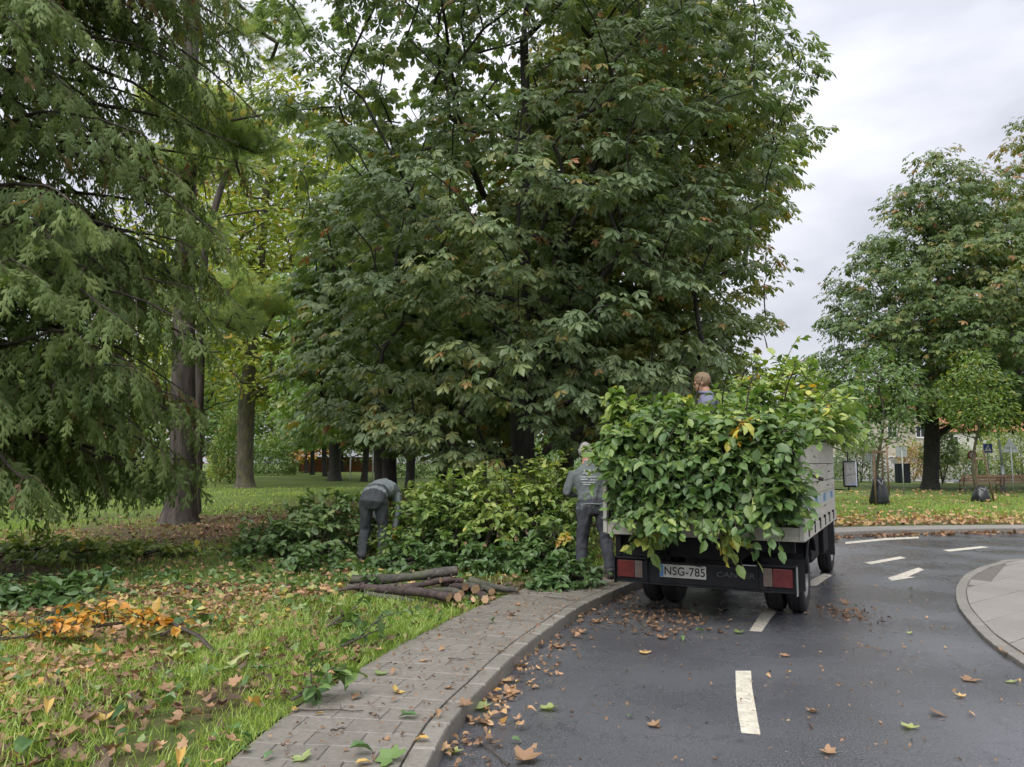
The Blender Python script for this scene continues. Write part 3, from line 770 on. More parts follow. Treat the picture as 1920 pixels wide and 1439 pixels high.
def wheel(x, y, dual=False, s=1):
    e = empty('wheel', (x, y, .355)); e.parent = truck
    prof = [(.20, -.085), (.30, -.095), (.342, -.080), (.355, -.05), (.355, .05), (.342, .080), (.30, .095), (.20, .085)]
    MB().lathe(prof, 32, axis='x').build('tyre', M['rubber'], e)
    for k in range(3):     # tread grooves read as ribs
        MB().lathe([(.350, -.045 + .045 * k - .008), (.360, -.045 + .045 * k - .006), (.360, -.045 + .045 * k + .006), (.350, -.045 + .045 * k + .008)], 32, axis='x').build('tread_rib', M['rubber'], e)
    r = MB(); r.lathe([(.205, -.08), (.20, -.06), (.19, s * .055 if False else .02), (.12, s * .03), (.075, s * .07), (.0, s * .08)], 24, axis='x'); r.lathe([(.20, .085), (.19, .02)], 24, axis='x')
    for k in range(6):
        a = k * math.pi / 3
        r.lathe([(.0, s * .05), (.014, s * .05), (.014, s * .03)], 6, Matrix.Translation((0, .10 * math.cos(a), .10 * math.sin(a))), axis='x')
    r.build('rim', M['rim'], e)
    return e
for s in (-1, 1):
    wheel(s * .79, 0, s=s); wheel(s * .57, 0, s=s); wheel(s * .76, 3.42, s=s)
    # rear mudguard with flap
    mg = MB()
    prof = [(-.42, .46), (-.40, .62), (-.30, .75), (-.12, .81), (.12, .81), (.30, .75), (.40, .62)]
    vs = [(s * x, y, z) for (y, z) in prof for x in (.46, .93)]
    mg.add(vs, [(2 * i, 2 * i + 1, 2 * i + 3, 2 * i + 2) for i in range(len(prof) - 1)], True)
    mg.tube([(s * .93, y, z) for (y, z) in prof], .022, 6)
    mg.build('mudguard', M['bumper'], truck)
    MB().box(min(s * .48, s * .92), max(s * .48, s * .92), -.435, -.425, .28, .60).build('mud_flap', M['rubber'], truck)
    MB().box(min(s * .45, s * .93), max(s * .45, s * .93), 2.92, 2.94, .30, .80, bev=.004).build('front_mud_flap', M['rubber'], truck)
# rear under-run bar with lamps and number plate
YB = Y0 + .04
bar = MB(); bar.box(-.64, .64, YB, YB + .06, .36, .58, bev=.008).build('bumper_bar', M['bumper'], truck)
MB().box(-.70, .70, YB - .006, YB + .07, .34, .359, bev=.004).build('bumper_lip', M['bumper'], truck)
for s in (-1, 1):
    MB().box(s * .36 - .03, s * .36 + .03, YB + .061, YB + .11, .45, .67).build('bumper_bracket', M['chassis'], truck)
    xa, xb = (.55, .92)
    X = lambda a, c2: (min(s * a, s * c2), max(s * a, s * c2))
    hs = MB(); hs.box(*X(xa, xb), YB - .005, YB + .09, .345, .36, bev=.004); hs.box(*X(xa, xb), YB - .03, YB + .09, .595, .612, bev=.004); hs.box(*X(xb - .012, xb), YB - .03, YB + .09, .33, .594); hs.box(*X(xa, xa + .01), YB - .03, YB + .09, .361, .594); hs.box(*X(xa + .01, xb - .012), YB + .02, YB + .085, .361, .594)
    lamp = hs.build('tail_lamp', M['bumper'], truck)
    MB().box(*X(xa + .06, xa + .145), YB - .012, YB + .019, .40, .575, bev=.006).build('reversing_lens', M['lens_clear'], lamp)
    MB().box(*X(xa + .148, xb - .035), YB - .012, YB + .019, .40, .575, bev=.006).build('red_lens', M['lens_red'], lamp)
MB().box(.921, .929, YB - .034, YB + .02, .33, .60).build('lamp_edge_strip', M['steel'], truck)
pl = MB().box(-.425, .055, YB - .012, YB - .004, .425, .555, bev=.003).build('number_plate', M['plate'], truck)
MB().box(-.421, -.385, YB - .0145, YB - .0125, .43, .55).build('country_band', M['blue'], pl)
def lettering(text, size, loc, mat, parent, rot=(R(90), 0, 0), ext=.001, name='lettering', sx=1.0, sh=0.0):
    cu = bpy.data.curves.new(name, 'FONT'); cu.body = text; cu.size = size; cu.extrude = ext; cu.align_x = 'CENTER'; cu.align_y = 'CENTER'; cu.space_character = 1.05; cu.shear = sh; cu.offset = size * .012
    t = bpy.data.objects.new(name, cu); C.objects.link(t); me = bpy.data.meshes.new_from_object(t.evaluated_get(bpy.context.evaluated_depsgraph_get())); bpy.data.objects.remove(t)
    me.materials.clear(); o = link(name, me, mat, parent); o.location = loc; o.rotation_euler = rot; o.scale = (sx, 1, 1)
    return o
lettering('NSG-785', .118, (-.165, YB - .014, .487), M['ink'], pl, sx=.92)
lettering('CANTER', .070, (.34, YB - .003, .485), M['greyletter'], truck, sx=1.35, sh=.12)
MB().tube([(-.12, YB - .02, .80), (-.115, YB - .03, .66), (-.06, YB - .02, .56), (.02, YB - .01, .545)], .004, 5).build('cable', M['chassis'], truck)
# hanging bracket at the left of the rear sill
MB().box(-.90, -.84, Y0 + .02, Y0 + .08, ZF - .34, ZF - .131, bev=.006).build('tailgate_bracket', M['chassis'], truck)
MB().tube([(-.87, Y0 + .05, ZF - .32), (-.62, Y0 + .07, ZF - .38), (-.36, Y0 + .09, ZF - .30)], .022, 6).build('stay_bar', M['chassis'], truck)
# cab over the front axle
cabp = [(2.52, .62), (2.52, 1.98), (2.62, 2.06), (3.62, 2.04), (3.78, 1.92), (4.16, 1.18), (4.20, .62), (3.86, .55), (3.80, .72), (3.62, .82), (3.42, .86), (3.22, .82), (3.04, .72), (2.98, .55)]
MC = Matrix(((0, 0, 1, 0), (1, 0, 0, 0), (0, 1, 0, 0), (0, 0, 0, 1)))
cb = MB().prism(cabp, -.84, .84, MC)
cm = cb.mesh('cab'); bmx = bmesh.new(); bmx.from_mesh(cm); bmesh.ops.bevel(bmx, geom=[e for e in bmx.edges if len(e.link_faces) == 2 and e.calc_face_angle(0) > .9], offset=.035, segments=2, affect='EDGES'); bmx.to_mesh(cm); bmx.free()
cab = link('cab', cm, M['cab'], truck)
for s in (-1, 1):
    x = s * .8425
    door = MB().prism([(2.66, .72), (2.66, 1.92), (3.58, 1.92), (3.98, 1.22), (3.98, .92), (3.80, .90), (3.42, .95), (3.04, .88), (2.98, .72)], -.004, .004, Matrix.Translation((x, 0, 0)) @ MC).build('door', M['cab'], cab)
    MB().prism([(2.74, 1.26), (2.74, 1.86), (3.55, 1.86), (3.88, 1.28)], -.003, .003, Matrix.Translation((x + s * .0045, 0, 0)) @ MC).build('side_window', M['glass'], door)
    MB().box(x + s * .006 - .008, x + s * .006 + .008, 2.74, 2.90, 1.10, 1.13, bev=.003).build('handle', M['chassis'], door)
    mir = empty('mirror', (0, 0, 0)); mir.parent = cab
    MB().tube([(s * .84, 3.72, 1.20), (s * 1.10, 3.66, 1.19), (s * 1.10, 3.64, 1.75), (s * .84, 3.72, 1.86)], .012, 6).build('mirror_arm', M['chassis'], mir)
    MB().box(s * 1.13 - .105, s * 1.13 + .105, 3.60, 3.68, 1.235, 1.63, bev=.03).build('mirror_shell', M['chassis'], mir)
    MB().box(s * 1.13 - .082, s * 1.13 + .082, 3.592, 3.599, 1.26, 1.605, bev=.002).build('mirror_glass', M['mirror'], mir)
    MB().box(s * 1.13 + s * .084 - .008, s * 1.13 + s * .084 + .008, 3.588, 3.598, 1.25, 1.62).build('mirror_rim', M['pale'], mir)
    MB().lathe([(.0, .0), (.085, .01), (.09, .03)], 16, Matrix.Translation((s * .62, 4.17, .78)) @ Matrix.Rotation(R(-90), 4, 'X')).build('headlamp', M['lens_clear'], cab)
    MB().box(min(s * .8, s * .86), max(s * .8, s * .86), 2.99, 3.9, .70, .74, bev=.008).build('arch_trim', M['rubber'], cab)
MB().prism([(2.515, 1.35), (2.515, 1.85), (2.519, 1.85), (2.519, 1.35)], -.55, .55, MC).build('rear_window', M['glass'], cab)
ws = MB(); ws.add([(-.74, 4.115, 1.28), (.74, 4.115, 1.28), (.68, 3.80, 1.90), (-.68, 3.80, 1.90)], [(0, 1, 2, 3)]); ws.build('windscreen', M['glass'], cab)
MB().box(-.80, .80, 4.16, 4.24, .42, .62, bev=.02).build('front_bumper', M['bumper'], cab)
# ------------------------------------------------------------------ people: one continuous body each, built from limb volumes fused into one skin
M['skin'] = simple('skin', (.42, .225, .155), .5, var=.12, scale=14)
M['shirt_grey'] = simple('grey_green_sweatshirt', (.175, .205, .205), .85, var=.18, scale=9, bmp=.5, bscale=14)
M['shirt_dark'] = simple('grey_work_shirt', (.13, .15, .15), .85, var=.2, scale=9, bmp=.5, bscale=14)
M['shirt_blue'] = simple('grey_blue_shirt', (.16, .16, .24), .8, var=.15, scale=9, bmp=.4, bscale=14)
M['trousers'] = simple('dark_work_trousers', (.050, .055, .060), .85, var=.28, scale=7, bmp=.7, bscale=11)
M['trousers2'] = simple('faded_dark_trousers', (.050, .054, .064), .85, var=.40, scale=5, bmp=.7, bscale=11)
M['boot'] = simple('dark_boots', (.035, .034, .034), .6, var=.3)
M['glove'] = simple('yellow_glove', (.60, .36, .03), .6, var=.2, scale=12)
M['hair_grey'] = simple('grey_hair', (.30, .285, .27), .7, var=.45, scale=60, bmp=.9, bscale=60)
M['hair_fair'] = simple('fair_hair', (.20, .135, .078), .65, var=.4, scale=60, bmp=.8, bscale=60)
M['lips'] = simple('lips', (.28, .11, .09), .5)
M['eye'] = simple('eye_dark', (.03, .025, .02), .3)
M['label'] = simple('tan_waist_label', (.40, .26, .19), .7)
M['print'] = simple('pale_back_print', (.44, .46, .45), .8, var=.2, scale=25)
def ell(b, c, rx, ry, rz, Mx=None, n=14):
    vs = []; fs = []
    for i in range(n + 1):
        th = math.pi * i / n
        for k in range(n):
            a = 2 * math.pi * k / n
            v = Vector((rx * math.sin(th) * math.cos(a), ry * math.sin(th) * math.sin(a), rz * math.cos(th)))
            vs.append((Mx @ v if Mx else v) + Vector(c))
    for i in range(n):
        for k in range(n):
            fs.append((i * n + k, (i + 1) * n + k, (i + 1) * n + (k + 1) % n, i * n + (k + 1) % n))
    b.add(vs, fs)
def loft(b, secs, side=(1, 0, 0), n=14):
    """secs: (centre, half-width along side, half-depth); closed tube with rounded ends"""
    vs = []; fs = []; S = Vector(side).normalized(); m = len(secs)
    Pc = [Vector(s[0]) for s in secs]
    for i in range(m):
        t = (Pc[min(i + 1, m - 1)] - Pc[max(i - 1, 0)]).normalized()
        u = (S - t * S.dot(t)).normalized(); v = t.cross(u)
        for k in range(n):
            a = 2 * math.pi * k / n
            vs.append(Pc[i] + u * secs[i][1] * math.cos(a) + v * secs[i][2] * math.sin(a))
    for i in range(m - 1):
        for k in range(n): fs.append((i * n + k, i * n + (k + 1) % n, (i + 1) * n + (k + 1) % n, (i + 1) * n + k))
    fs.append(tuple(reversed(range(n)))); fs.append(tuple((m - 1) * n + k for k in range(n)))
    b.add(vs, fs)
def hand(b, wrist, d, palm_n, curl=.5, size=1.0, thumb_side=1):
    """palm and five separate, unequal, bent fingers"""
    w_ = Vector(wrist); d = Vector(d).normalized(); nn = Vector(palm_n); nn = (nn - d * nn.dot(d)).normalized(); s = d.cross(nn) * thumb_side
    k = size
    loft(b, [(w_ - d * .01, .026 * k, .020 * k), (w_ + d * .04 * k, .040 * k, .017 * k), (w_ + d * .085 * k, .042 * k, .015 * k), (w_ + d * .098 * k, .036 * k, .012 * k)], s, 10)
    for j, ln in enumerate((.072, .082, .077, .060)):
        p = w_ + d * .088 * k + s * (.030 - .020 * j) * k; a = 0; pts = [p]
        for q in range(3):
            a += curl * (.55 + .35 * q)
            p = p + (d * math.cos(a) + nn * math.sin(a)) * ln * k * (.45, .32, .25)[q]; pts.append(p)
        b.tube(pts, [.0095 * k, .0092 * k, .0085 * k, .007 * k], 8)
    p = w_ + d * .03 * k + s * .034 * k
    b.tube([p - s * .012, p + (d * .6 + s * .6 + nn * .3).normalized() * .035 * k, p + (d * .8 + s * .35 + nn * .6).normalized() * .068 * k], [.014 * k, .011 * k, .009 * k], 8)
def figure(name, comps, loc, rz, label, voxel=.0135, wrinkle=.014):
    """comps: [(material, MB)] -> one remeshed body with material zones"""
    al = MB(); zones = []
    for mi, (mat, mb) in enumerate(comps):
        al.add(mb.v, mb.f)
        P = np.array(mb.v); zones.append(P)
    me = al.mesh(name); tmp = bpy.data.objects.new('tmp', me); C.objects.link(tmp)
    md = tmp.modifiers.new('r', 'REMESH'); md.mode = 'VOXEL'; md.voxel_size = voxel; md.use_smooth_shade = True
    sm = tmp.modifiers.new('s', 'SMOOTH'); sm.factor = .5; sm.iterations = 4
    dg = bpy.context.evaluated_depsgraph_get()
    out = bpy.data.meshes.new_from_object(tmp.evaluated_get(dg)); out.name = name
    bpy.data.objects.remove(tmp); bpy.data.meshes.remove(me)
    nv = len(out.vertices); co = np.empty(nv * 3, np.float32); out.vertices.foreach_get('co', co); co = co.reshape(-1, 3)
    nr = np.empty(nv * 3, np.float32); out.vertices.foreach_get('normal', nr); nr = nr.reshape(-1, 3)
    best = np.full(nv, 1e9); zi = np.zeros(nv, int)
    for i, P in enumerate(zones):
        P = P.astype(np.float32); dm = np.full(nv, 1e9, np.float32)
        for c0 in range(0, nv, 4000):
            A = co[c0:c0 + 4000]; d2 = (A * A).sum(1)[:, None] + (P * P).sum(1)[None] - 2 * A @ P.T
            dm[c0:c0 + 4000] = d2.min(1)
        m = dm < best; best[m] = dm[m]; zi[m] = i
    mats = []; zmat = []
    for mat, _ in comps:
        if mat not in mats: mats.append(mat)
        zmat.append(mats.index(mat))
    vm = np.array(zmat)[zi]
    cloth = np.array([1.0 if ('shirt' in m.name or 'trousers' in m.name) else 0.0 for m in mats])[vm]
    wr = lf(co * np.array([1, 1, .7]), 5, 16) * .8 + lf(co * np.array([1, 1, 1.0]), 6, 36) * .4
    co = co + nr * (wr * wrinkle * cloth)[:, None]
    out.vertices.foreach_set('co', co.ravel().astype(np.float32))
    out.materials.clear()
    for m in mats: out.materials.append(m)
    fi = np.empty(len(out.polygons), np.int32)
    for k, p in enumerate(out.polygons): fi[k] = vm[p.vertices[0]]
    out.polygons.foreach_set('material_index', fi); out.polygons.foreach_set('use_smooth', np.ones(len(fi), bool)); out.update()
    o = bpy.data.objects.new(name, out); C.objects.link(o); o.location = loc; o.rotation_euler = (0, 0, rz)
    return tag(o, label, 'person')
def head_parts(c, fwd, up, k=1.0):
    """head volumes: skull, face, jaw, nose, ears; c = centre of the skull"""
    f = Vector(fwd).normalized(); u = Vector(up); u = (u - f * u.dot(f)).normalized(); s = f.cross(u)
    Mx = Matrix((s, f, u)).transposed(); c = Vector(c)
    b = MB(); P = lambda x, y, z: c + (s * x + f * y + u * z) * k
    ell(b, P(0, -.012, .022), .076 * k, .096 * k, .092 * k, Mx)
    ell(b, P(0, .030, -.045), .060 * k, .066 * k, .075 * k, Mx)
    ell(b, P(0, .055, -.098), .034 * k, .034 * k, .026 * k, Mx, 10)
    ell(b, P(0, .082, .012), .050 * k, .018 * k, .014 * k, Mx, 10)           # brow
    b.tube([P(0, .088, .004), P(0, .108, -.030), P(0, .112, -.040)], [.010 * k, .014 * k, .013 * k], 8)
    ell(b, P(0, .088, -.072), .024 * k, .012 * k, .010 * k, Mx, 8)           # lips
    for q in (-1, 1):
        ell(b, P(q * .078, -.008, -.020), .010 * k, .020 * k, .032 * k, Mx, 10)
    return b, P, Mx
def hair_cap(name, P, Mx, mat, parent, loc, k=1.0, line=.035, seed=0, fluff=.010, low=-.05):
    """short hair: a lumpy shell over the skull with a hairline"""
    r = np.random.default_rng(seed); vs = []; fs = []; n, m = 40, 26
    c = P(0, -.012, .022)
    for i in range(m + 1):
        th = math.pi * .74 * i / m
        for q in range(n):
            a = 2 * math.pi * q / n
            d = Vector((.079 * math.sin(th) * math.cos(a), .100 * math.sin(th) * math.sin(a), .096 * math.cos(th)))
            front = max(0, math.sin(a))
            if d.y > 0 and d.z < line + .03 * front: d = d * (.93 if d.z < line + .01 else .985)
            d = d * (1 + fluff / .09 * (.5 + .5 * float(lf(np.array([[d.x, d.y, d.z]]), seed, 75)[0])))
            vs.append(c + (Mx @ d) * k)
    for i in range(m):
        for q in range(n):
            fs.append((i * n + q, (i + 1) * n + q, (i + 1) * n + (q + 1) % n, i * n + (q + 1) % n))
    mb = MB(); mb.add(vs, fs, True)
    return mb.build(name, mat, parent)

def leg(b, hip, knee, ankle, w=.092):
    loft(b, [(hip, w * 1.02, w * 1.12), (Vector(hip).lerp(Vector(knee), .5), w * .86, w * .92), (knee, w * .70, w * .74), (Vector(knee).lerp(Vector(ankle), .35), w * .68, w * .74), (Vector(knee).lerp(Vector(ankle), .8), w * .66, w * .68), (ankle, w * .72, w * .76)])
def foot(b, ankle, fwd, z0):
    a = Vector(ankle); f = Vector(fwd).normalized(); h = a.z - z0
    g = Vector((a.x, a.y, z0))
    loft(b, [(a + Vector((0, 0, .03)), .046, .052), (g + Vector((0, 0, h * .5)), .044, .06)], n=12)
    loft(b, [(g - f * .075 + Vector((0, 0, .035)), .030, .032), (g - f * .03 + Vector((0, 0, .045)), .042, .045), (g + f * .06 + Vector((0, 0, .042)), .045, .042), (g + f * .13 + Vector((0, 0, .034)), .048, .034), (g + f * .185 + Vector((0, 0, .026)), .034, .024)], n=12)
def arm(b, sh, el, wr, w=.062):
    loft(b, [(sh, w, w * 1.05), (Vector(sh).lerp(Vector(el), .5), w * .88, w * .92), (el, w * .78, w * .80), (Vector(el).lerp(Vector(wr), .5), w * .74, w * .76), (wr, w * .60, w * .60)])

# --- the man bending over the brush, back to the camera
def bent_man():
    tr, sh_, sk, gl, bo = MB(), MB(), MB(), MB(), MB()
    leg(tr, (-.100, .0, .93), (-.145, .07, .49), (-.165, -.02, .085), .112); leg(tr, (.105, .02, .93), (.125, .13, .49), (.14, .08, .085), .112)
    loft(tr, [((0, .0, .79), .10, .07), ((0, -.015, .84), .165, .12), ((0, -.03, .91), .205, .155), ((.01, .02, .995), .20, .16), ((.02, .10, 1.04), .18, .14)])
    loft(sh_, [((.015, .045, 1.01), .205, .165), ((.03, .17, 1.07), .205, .155), ((.05, .32, 1.10), .22, .155), ((.07, .47, 1.06), .225, .14), ((.08, .57, .99), .16, .10), ((.085, .62, .95), .08, .07)])
    arm(sh_, (.245, .44, 1.0), (.295, .36, .72), (.27, .27, .50), .074); arm(sh_, (-.10, .53, .98), (-.12, .56, .70), (.02, .50, .48))
    hb, P, Mx = head_parts((.095, .76, .90), (.05, .55, -.85), (.05, .85, .55)); sk.add(hb.v, hb.f)
    loft(sk, [((.085, .60, .955), .055, .06), ((.09, .69, .93), .055, .058)])
    hand(gl, (.268, .255, .475), (.05, -.05, -1), (-1, .2, .1), .55, 1.1, 1); hand(gl, (.03, .49, .45), (.2, -.1, -1), (.6, .6, 0), .5, 1.1, -1)
    foot(bo, (-.165, -.02, .09), (-.15, 1, 0), 0); foot(bo, (.14, .08, .09), (.2, 1, 0), 0)
    p = gp(698, 1056, LZ)
    o = figure('person', [(M['trousers'], tr), (M['shirt_grey'], sh_), (M['skin'], sk), (M['glove'], gl), (M['boot'], bo)], (p[0], p[1], LZ), R(-6), 'man in grey sweatshirt and dark trousers bending over the brush pile')
    hair_cap('hair', P, Mx, M['hair_grey'], o, None, seed=3)
    lb = MB(); vs = []
    for i in range(6):
        u = i / 5
        for v in (0, 1): vs.append((.01 + .115 * u, -.128 + .012 * abs(u - .3) + v * .020, .975 + v * .028 + .006 * math.sin(u * 3)))
    lb.add(vs, [(2 * i, 2 * i + 2, 2 * i + 3, 2 * i + 1) for i in range(5)], True); lb.build('waist_label', M['label'], o)
    return o
# --- the man standing at the truck's side, back to the camera
def standing_man():
    tr, sh_, sk, gl, bo = MB(), MB(), MB(), MB(), MB()
    leg(tr, (-.09, 0, .94), (-.135, .04, .50), (-.15, .03, .085), .114); leg(tr, (.11, 0, .94), (.175, .05, .50), (.225, -.06, .085), .114)
    loft(tr, [((0.01, 0, .82), .16, .11), ((.01, 0, .92), .19, .135), ((.005, 0, 1.0), .18, .125)])
    loft(sh_, [((.0, 0, .93), .195, .14), ((-.005, .0, 1.05), .185, .13), ((-.02, .02, 1.22), .205, .135), ((-.045, .04, 1.36), .215, .13), ((-.06, .05, 1.43), .18, .10), ((-.07, .06, 1.48), .09, .075)])
    arm(sh_, (-.235, .04, 1.37), (-.335, .06, 1.10), (-.20, .27, 1.02), .072); arm(sh_, (.145, .06, 1.38), (.24, .18, 1.14), (.22, .42, 1.16), .072)
    hb, P, Mx = head_parts((-.08, .11, 1.625), (.15, 1, -.25), (0, .25, 1)); sk.add(hb.v, hb.f)
    loft(sk, [((-.07, .06, 1.46), .058, .06), ((-.075, .085, 1.55), .055, .058)])
    hand(gl, (-.19, .285, 1.02), (.5, .8, 0), (.3, 0, -1), .9, 1.05, 1); hand(gl, (.22, .44, 1.16), (.1, 1, .1), (-1, 0, 0), .9, 1.05, 1)
    foot(bo, (-.15, .03, .09), (-.35, 1, 0), 0); foot(bo, (.225, -.06, .09), (.35, .9, 0), 0)
    p = gp(1112, 1084, KH)
    o = figure('person', [(M['trousers2'], tr), (M['shirt_dark'], sh_), (M['skin'], sk), (M['glove'], gl), (M['boot'], bo)], (p[0], p[1], KH), R(-4), 'grey-haired man standing beside the truck with white print on his shirt')
    hair_cap('hair', P, Mx, M['hair_grey'], o, None, seed=4, fluff=.022)
    # white print across the shoulder blades: an emblem over three broken lines
    def patch(x0, x1, z0, z1, name='back_print'):
        b = MB(); vs = []; n = 5
        for i in range(n + 1):
            x = x0 + (x1 - x0) * i / n
            for z in (z0, z1):
                u = (z - 1.05) / .35; cx = -.005 - .045 * u; hw_ = .195 + .02 * u; dp = .137
                xx = (x - cx) / hw_; y = .01 + .03 * u - dp * math.sqrt(max(.05, 1 - xx * xx)) - .011
                vs.append((x, y, z))
        b.add(vs, [(2 * i, 2 * i + 2, 2 * i + 3, 2 * i + 1) for i in range(n)], True); return b
    b = MB()
    for (x0, x1, z0, z1) in [(-.11, -.02, 1.375, 1.40), (-.12, -.035, 1.35, 1.362), (-.085, .0, 1.335, 1.345), (-.15, .06, 1.300, 1.312), (-.15, -.06, 1.268, 1.282), (-.03, .09, 1.262, 1.274), (-.14, .03, 1.232, 1.242), (-.12, -.02, 1.205, 1.215)]:
        q = patch(x0, x1, z0, z1); b.add(q.v, q.f)
    b.build('back_print', M['print'], o)
    hem = MB().tube([(.19 * math.cos(a), -.0 + .142 * math.sin(a), .955 + .006 * math.sin(3 * a)) for a in np.linspace(0, 6.283, 25)], .010, 6, cap=False); hem.build('shirt_hem', M['shirt_grey'], o)
    return o
# --- the man standing in the truck's load, face turned left
def truck_man():
    tr, sh_, sk, gl, bo = MB(), MB(), MB(), MB(), MB()
    leg(tr, (-.09, 0, .91), (-.10, .03, .49), (-.11, 0, .085)); leg(tr, (.09, 0, .91), (.10, .06, .49), (.11, .02, .085))
    loft(tr, [((0, 0, .80), .155, .11), ((0, 0, .90), .185, .13), ((0, 0, .98), .175, .12)])
    loft(sh_, [((0, 0, .91), .185, .13), ((0, .02, 1.05), .18, .125), ((0, .04, 1.22), .20, .13), ((0, .06, 1.36), .21, .125), ((0, .07, 1.42), .17, .10), ((0, .075, 1.475), .075, .07)])
    arm(sh_, (-.24, .06, 1.36), (-.30, .16, 1.10), (-.18, .38, 1.06)); arm(sh_, (.24, .06, 1.36), (.30, .16, 1.10), (.18, .38, 1.06))
    hb, P, Mx = head_parts((0, .125, 1.61), (.12, 1, -.28), (0, .28, 1)); sk.add(hb.v, hb.f)
    loft(sk, [((0, .075, 1.44), .060, .062), ((0, .095, 1.54), .056, .060)])
    hand(gl, (-.17, .395, 1.055), (.4, .9, -.1), (.3, 0, -1), .8, 1.05, 1); hand(gl, (.17, .395, 1.055), (-.4, .9, -.1), (-.3, 0, -1), .8, 1.05, -1)
    foot(bo, (-.11, 0, .09), (-.2, 1, 0), 0); foot(bo, (.11, .02, .09), (.2, 1, 0), 0)
    q = tw(-.14, .30, ZF)
    o = figure('person', [(M['trousers'], tr), (M['shirt_blue'], sh_), (M['skin'], sk), (M['glove'], gl), (M['boot'], bo)], tuple(q), R(72), 'fair-haired man in blue-grey shirt standing among the branches on the truck', voxel=.0115)
    hair_cap('hair', P, Mx, M['hair_fair'], o, None, seed=5, fluff=.008)
    for s in (-1, 1):
        b = MB(); ell(b, P(s * .030, .083, -.004), .013, .008, .006, Mx, 8); b.build('eye', M['eye'], o)
        b = MB(); b.tube([P(s * .012, .098, .014), P(s * .032, .094, .020), P(s * .052, .078, .014)], .005, 6); b.build('eyebrow', M['hair_fair'], o)
    b = MB(); b.tube([P(-.024, .092, -.073), P(0, .101, -.072), P(.024, .092, -.073)], .0045, 6); b.build('mouth', M['lips'], o)
    cl = MB().tube([(.078 * math.cos(a), .078 + .074 * math.sin(a), 1.475 + .012 * math.sin(a)) for a in np.linspace(0, 6.283, 25)], .020, 8, cap=False); cl.build('collar', M['shirt_blue'], o)
    return o
bent_man(); standing_man(); truck_man()
# ------------------------------------------------------------------ trees
# --- the big horse chestnut in the middle: several stems, drooping tiers of palmate leaves down to head height
def big_chestnut(name, label, bx, by, prof, n, dmin, per, size, seed, trunk_top, rbase, leafm, tmpl, tone=0, sparse=None, cx=None, cy=None, group=None, spread=.55, flat=.42, rust=.02, top_tone=0.0, stems=3, barkm=None, shell=.45, tone_s=.5, az_noise=.14):
    cx = bx if cx is None else cx; cy = by if cy is None else cy
    T = crown_targets(prof, cx, cy, n, dmin, seed, shell=shell, sparse=sparse, az_noise=az_noise)
    r = np.random.default_rng(seed + 50)
    tl = dense_trunk(trunk_line((bx, by, LZ), (bx + (cx - bx) * .6, by + (cy - by) * .6, trunk_top), .18, 9, seed), 14)
    # upright stems leaving the trunk low down, as extra attractors first in line
    st = []
    for k in range(stems):
        a = k * 6.283 / stems + r.uniform(0, 1)
        for u in (.3, .5, .7, .9):
            st.append((cx + math.cos(a) * prof[len(prof) // 2][1] * .42 * u + r.normal() * .1, cy + math.sin(a) * prof[len(prof) // 2][1] * .42 * u, 2.0 + (trunk_top * 1.05 - 2.0) * u))
    TT = np.vstack([np.array(st), T]) if stems else T
    ch = grow(tl, TT, .009, rbase, step=.55, seed=seed, lean=.42)
    ch = flare(ch, .45, .5)
    if tmpl is PAL4:        # simpler leaves on the side turned away
        bk = T[:, 1] > cy + .4
        F = merge([clump_leaves(q, np.array([cx, cy]), pr, spread, flat, size, tm, seed + k, tone=tone, tone_s=tone_s, rust=rust, top_tone=top_tone) for k, (q, tm, pr) in enumerate(((T[~bk], PAL4, per), (T[bk], PAL2, per - 4)))])
    else:
        F = clump_leaves(T, np.array([cx, cy]), per, spread, flat, size, tmpl, seed, tone=tone, tone_s=tone_s, rust=rust, top_tone=top_tone)
    return tree(name, label, (bx, by, LZ), ch, F, barkm or M['bark_dark'], leafm, 'tree', group)
A_prof = [(1.5, 2.6), (2.2, 3.7), (3.5, 4.3), (5.5, 4.7), (8, 5.2), (10, 5.3), (12, 4.4), (14.2, 1.6)]
def a_sparse(P):      # thinner in the upper left, where the sky shows through; open under the crown behind the brush
    v = np.where((P[:, 0] < .6) & (P[:, 2] > 5.5), .62, 1.0)
    v = np.where((P[:, 2] < 2.6) & (P[:, 1] > 14.5), .25, v)
    return v
big_chestnut('chestnut_tree', 'tall horse chestnut with drooping tiers of large palmate leaves behind the brush pile', .25, 15.4, A_prof, 720, .56, 32, .285, 11, 10.5, .27, M['chestnut'], PAL4, sparse=a_sparse, tone=.0, rust=.018)
# low drooping limbs reaching towards the road: foremost skirt of the same kind of tree
B_prof = [(2.4, 2.2), (3.5, 2.7), (5, 2.9), (7, 3.3), (9, 3.6), (11, 3.0), (13, 1.8), (14.4, .6)]
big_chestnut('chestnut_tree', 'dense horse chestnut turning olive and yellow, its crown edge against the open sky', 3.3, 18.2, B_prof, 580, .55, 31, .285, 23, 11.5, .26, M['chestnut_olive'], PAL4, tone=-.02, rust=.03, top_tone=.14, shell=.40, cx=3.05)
# fuller mass between and behind
C_prof = [(2.5, 2.0), (3.5, 2.6), (6, 2.9), (8, 2.5), (10, 1.6), (11.3, .6)]
big_chestnut('chestnut_tree', 'shaded horse chestnut left of the tall one, its crown reaching low over bare earth', -3.5, 22.5, C_prof, 300, .65, 15, .46, 31, 9, .22, M['chestnut'], PAL2, tone=-.08, rust=.05, spread=.65, stems=2)
big_chestnut('chestnut_tree', 'dark horse chestnut hidden deep behind the two front chestnuts', 1.6, 24.5, [(2.6, 3.6), (4, 4.6), (6, 4.4), (8, 3.0), (9.3, 1.0)], 260, .85, 14, .48, 37, 8, .24, M['chestnut'], PAL2, tone=-.05, spread=.75, stems=2)

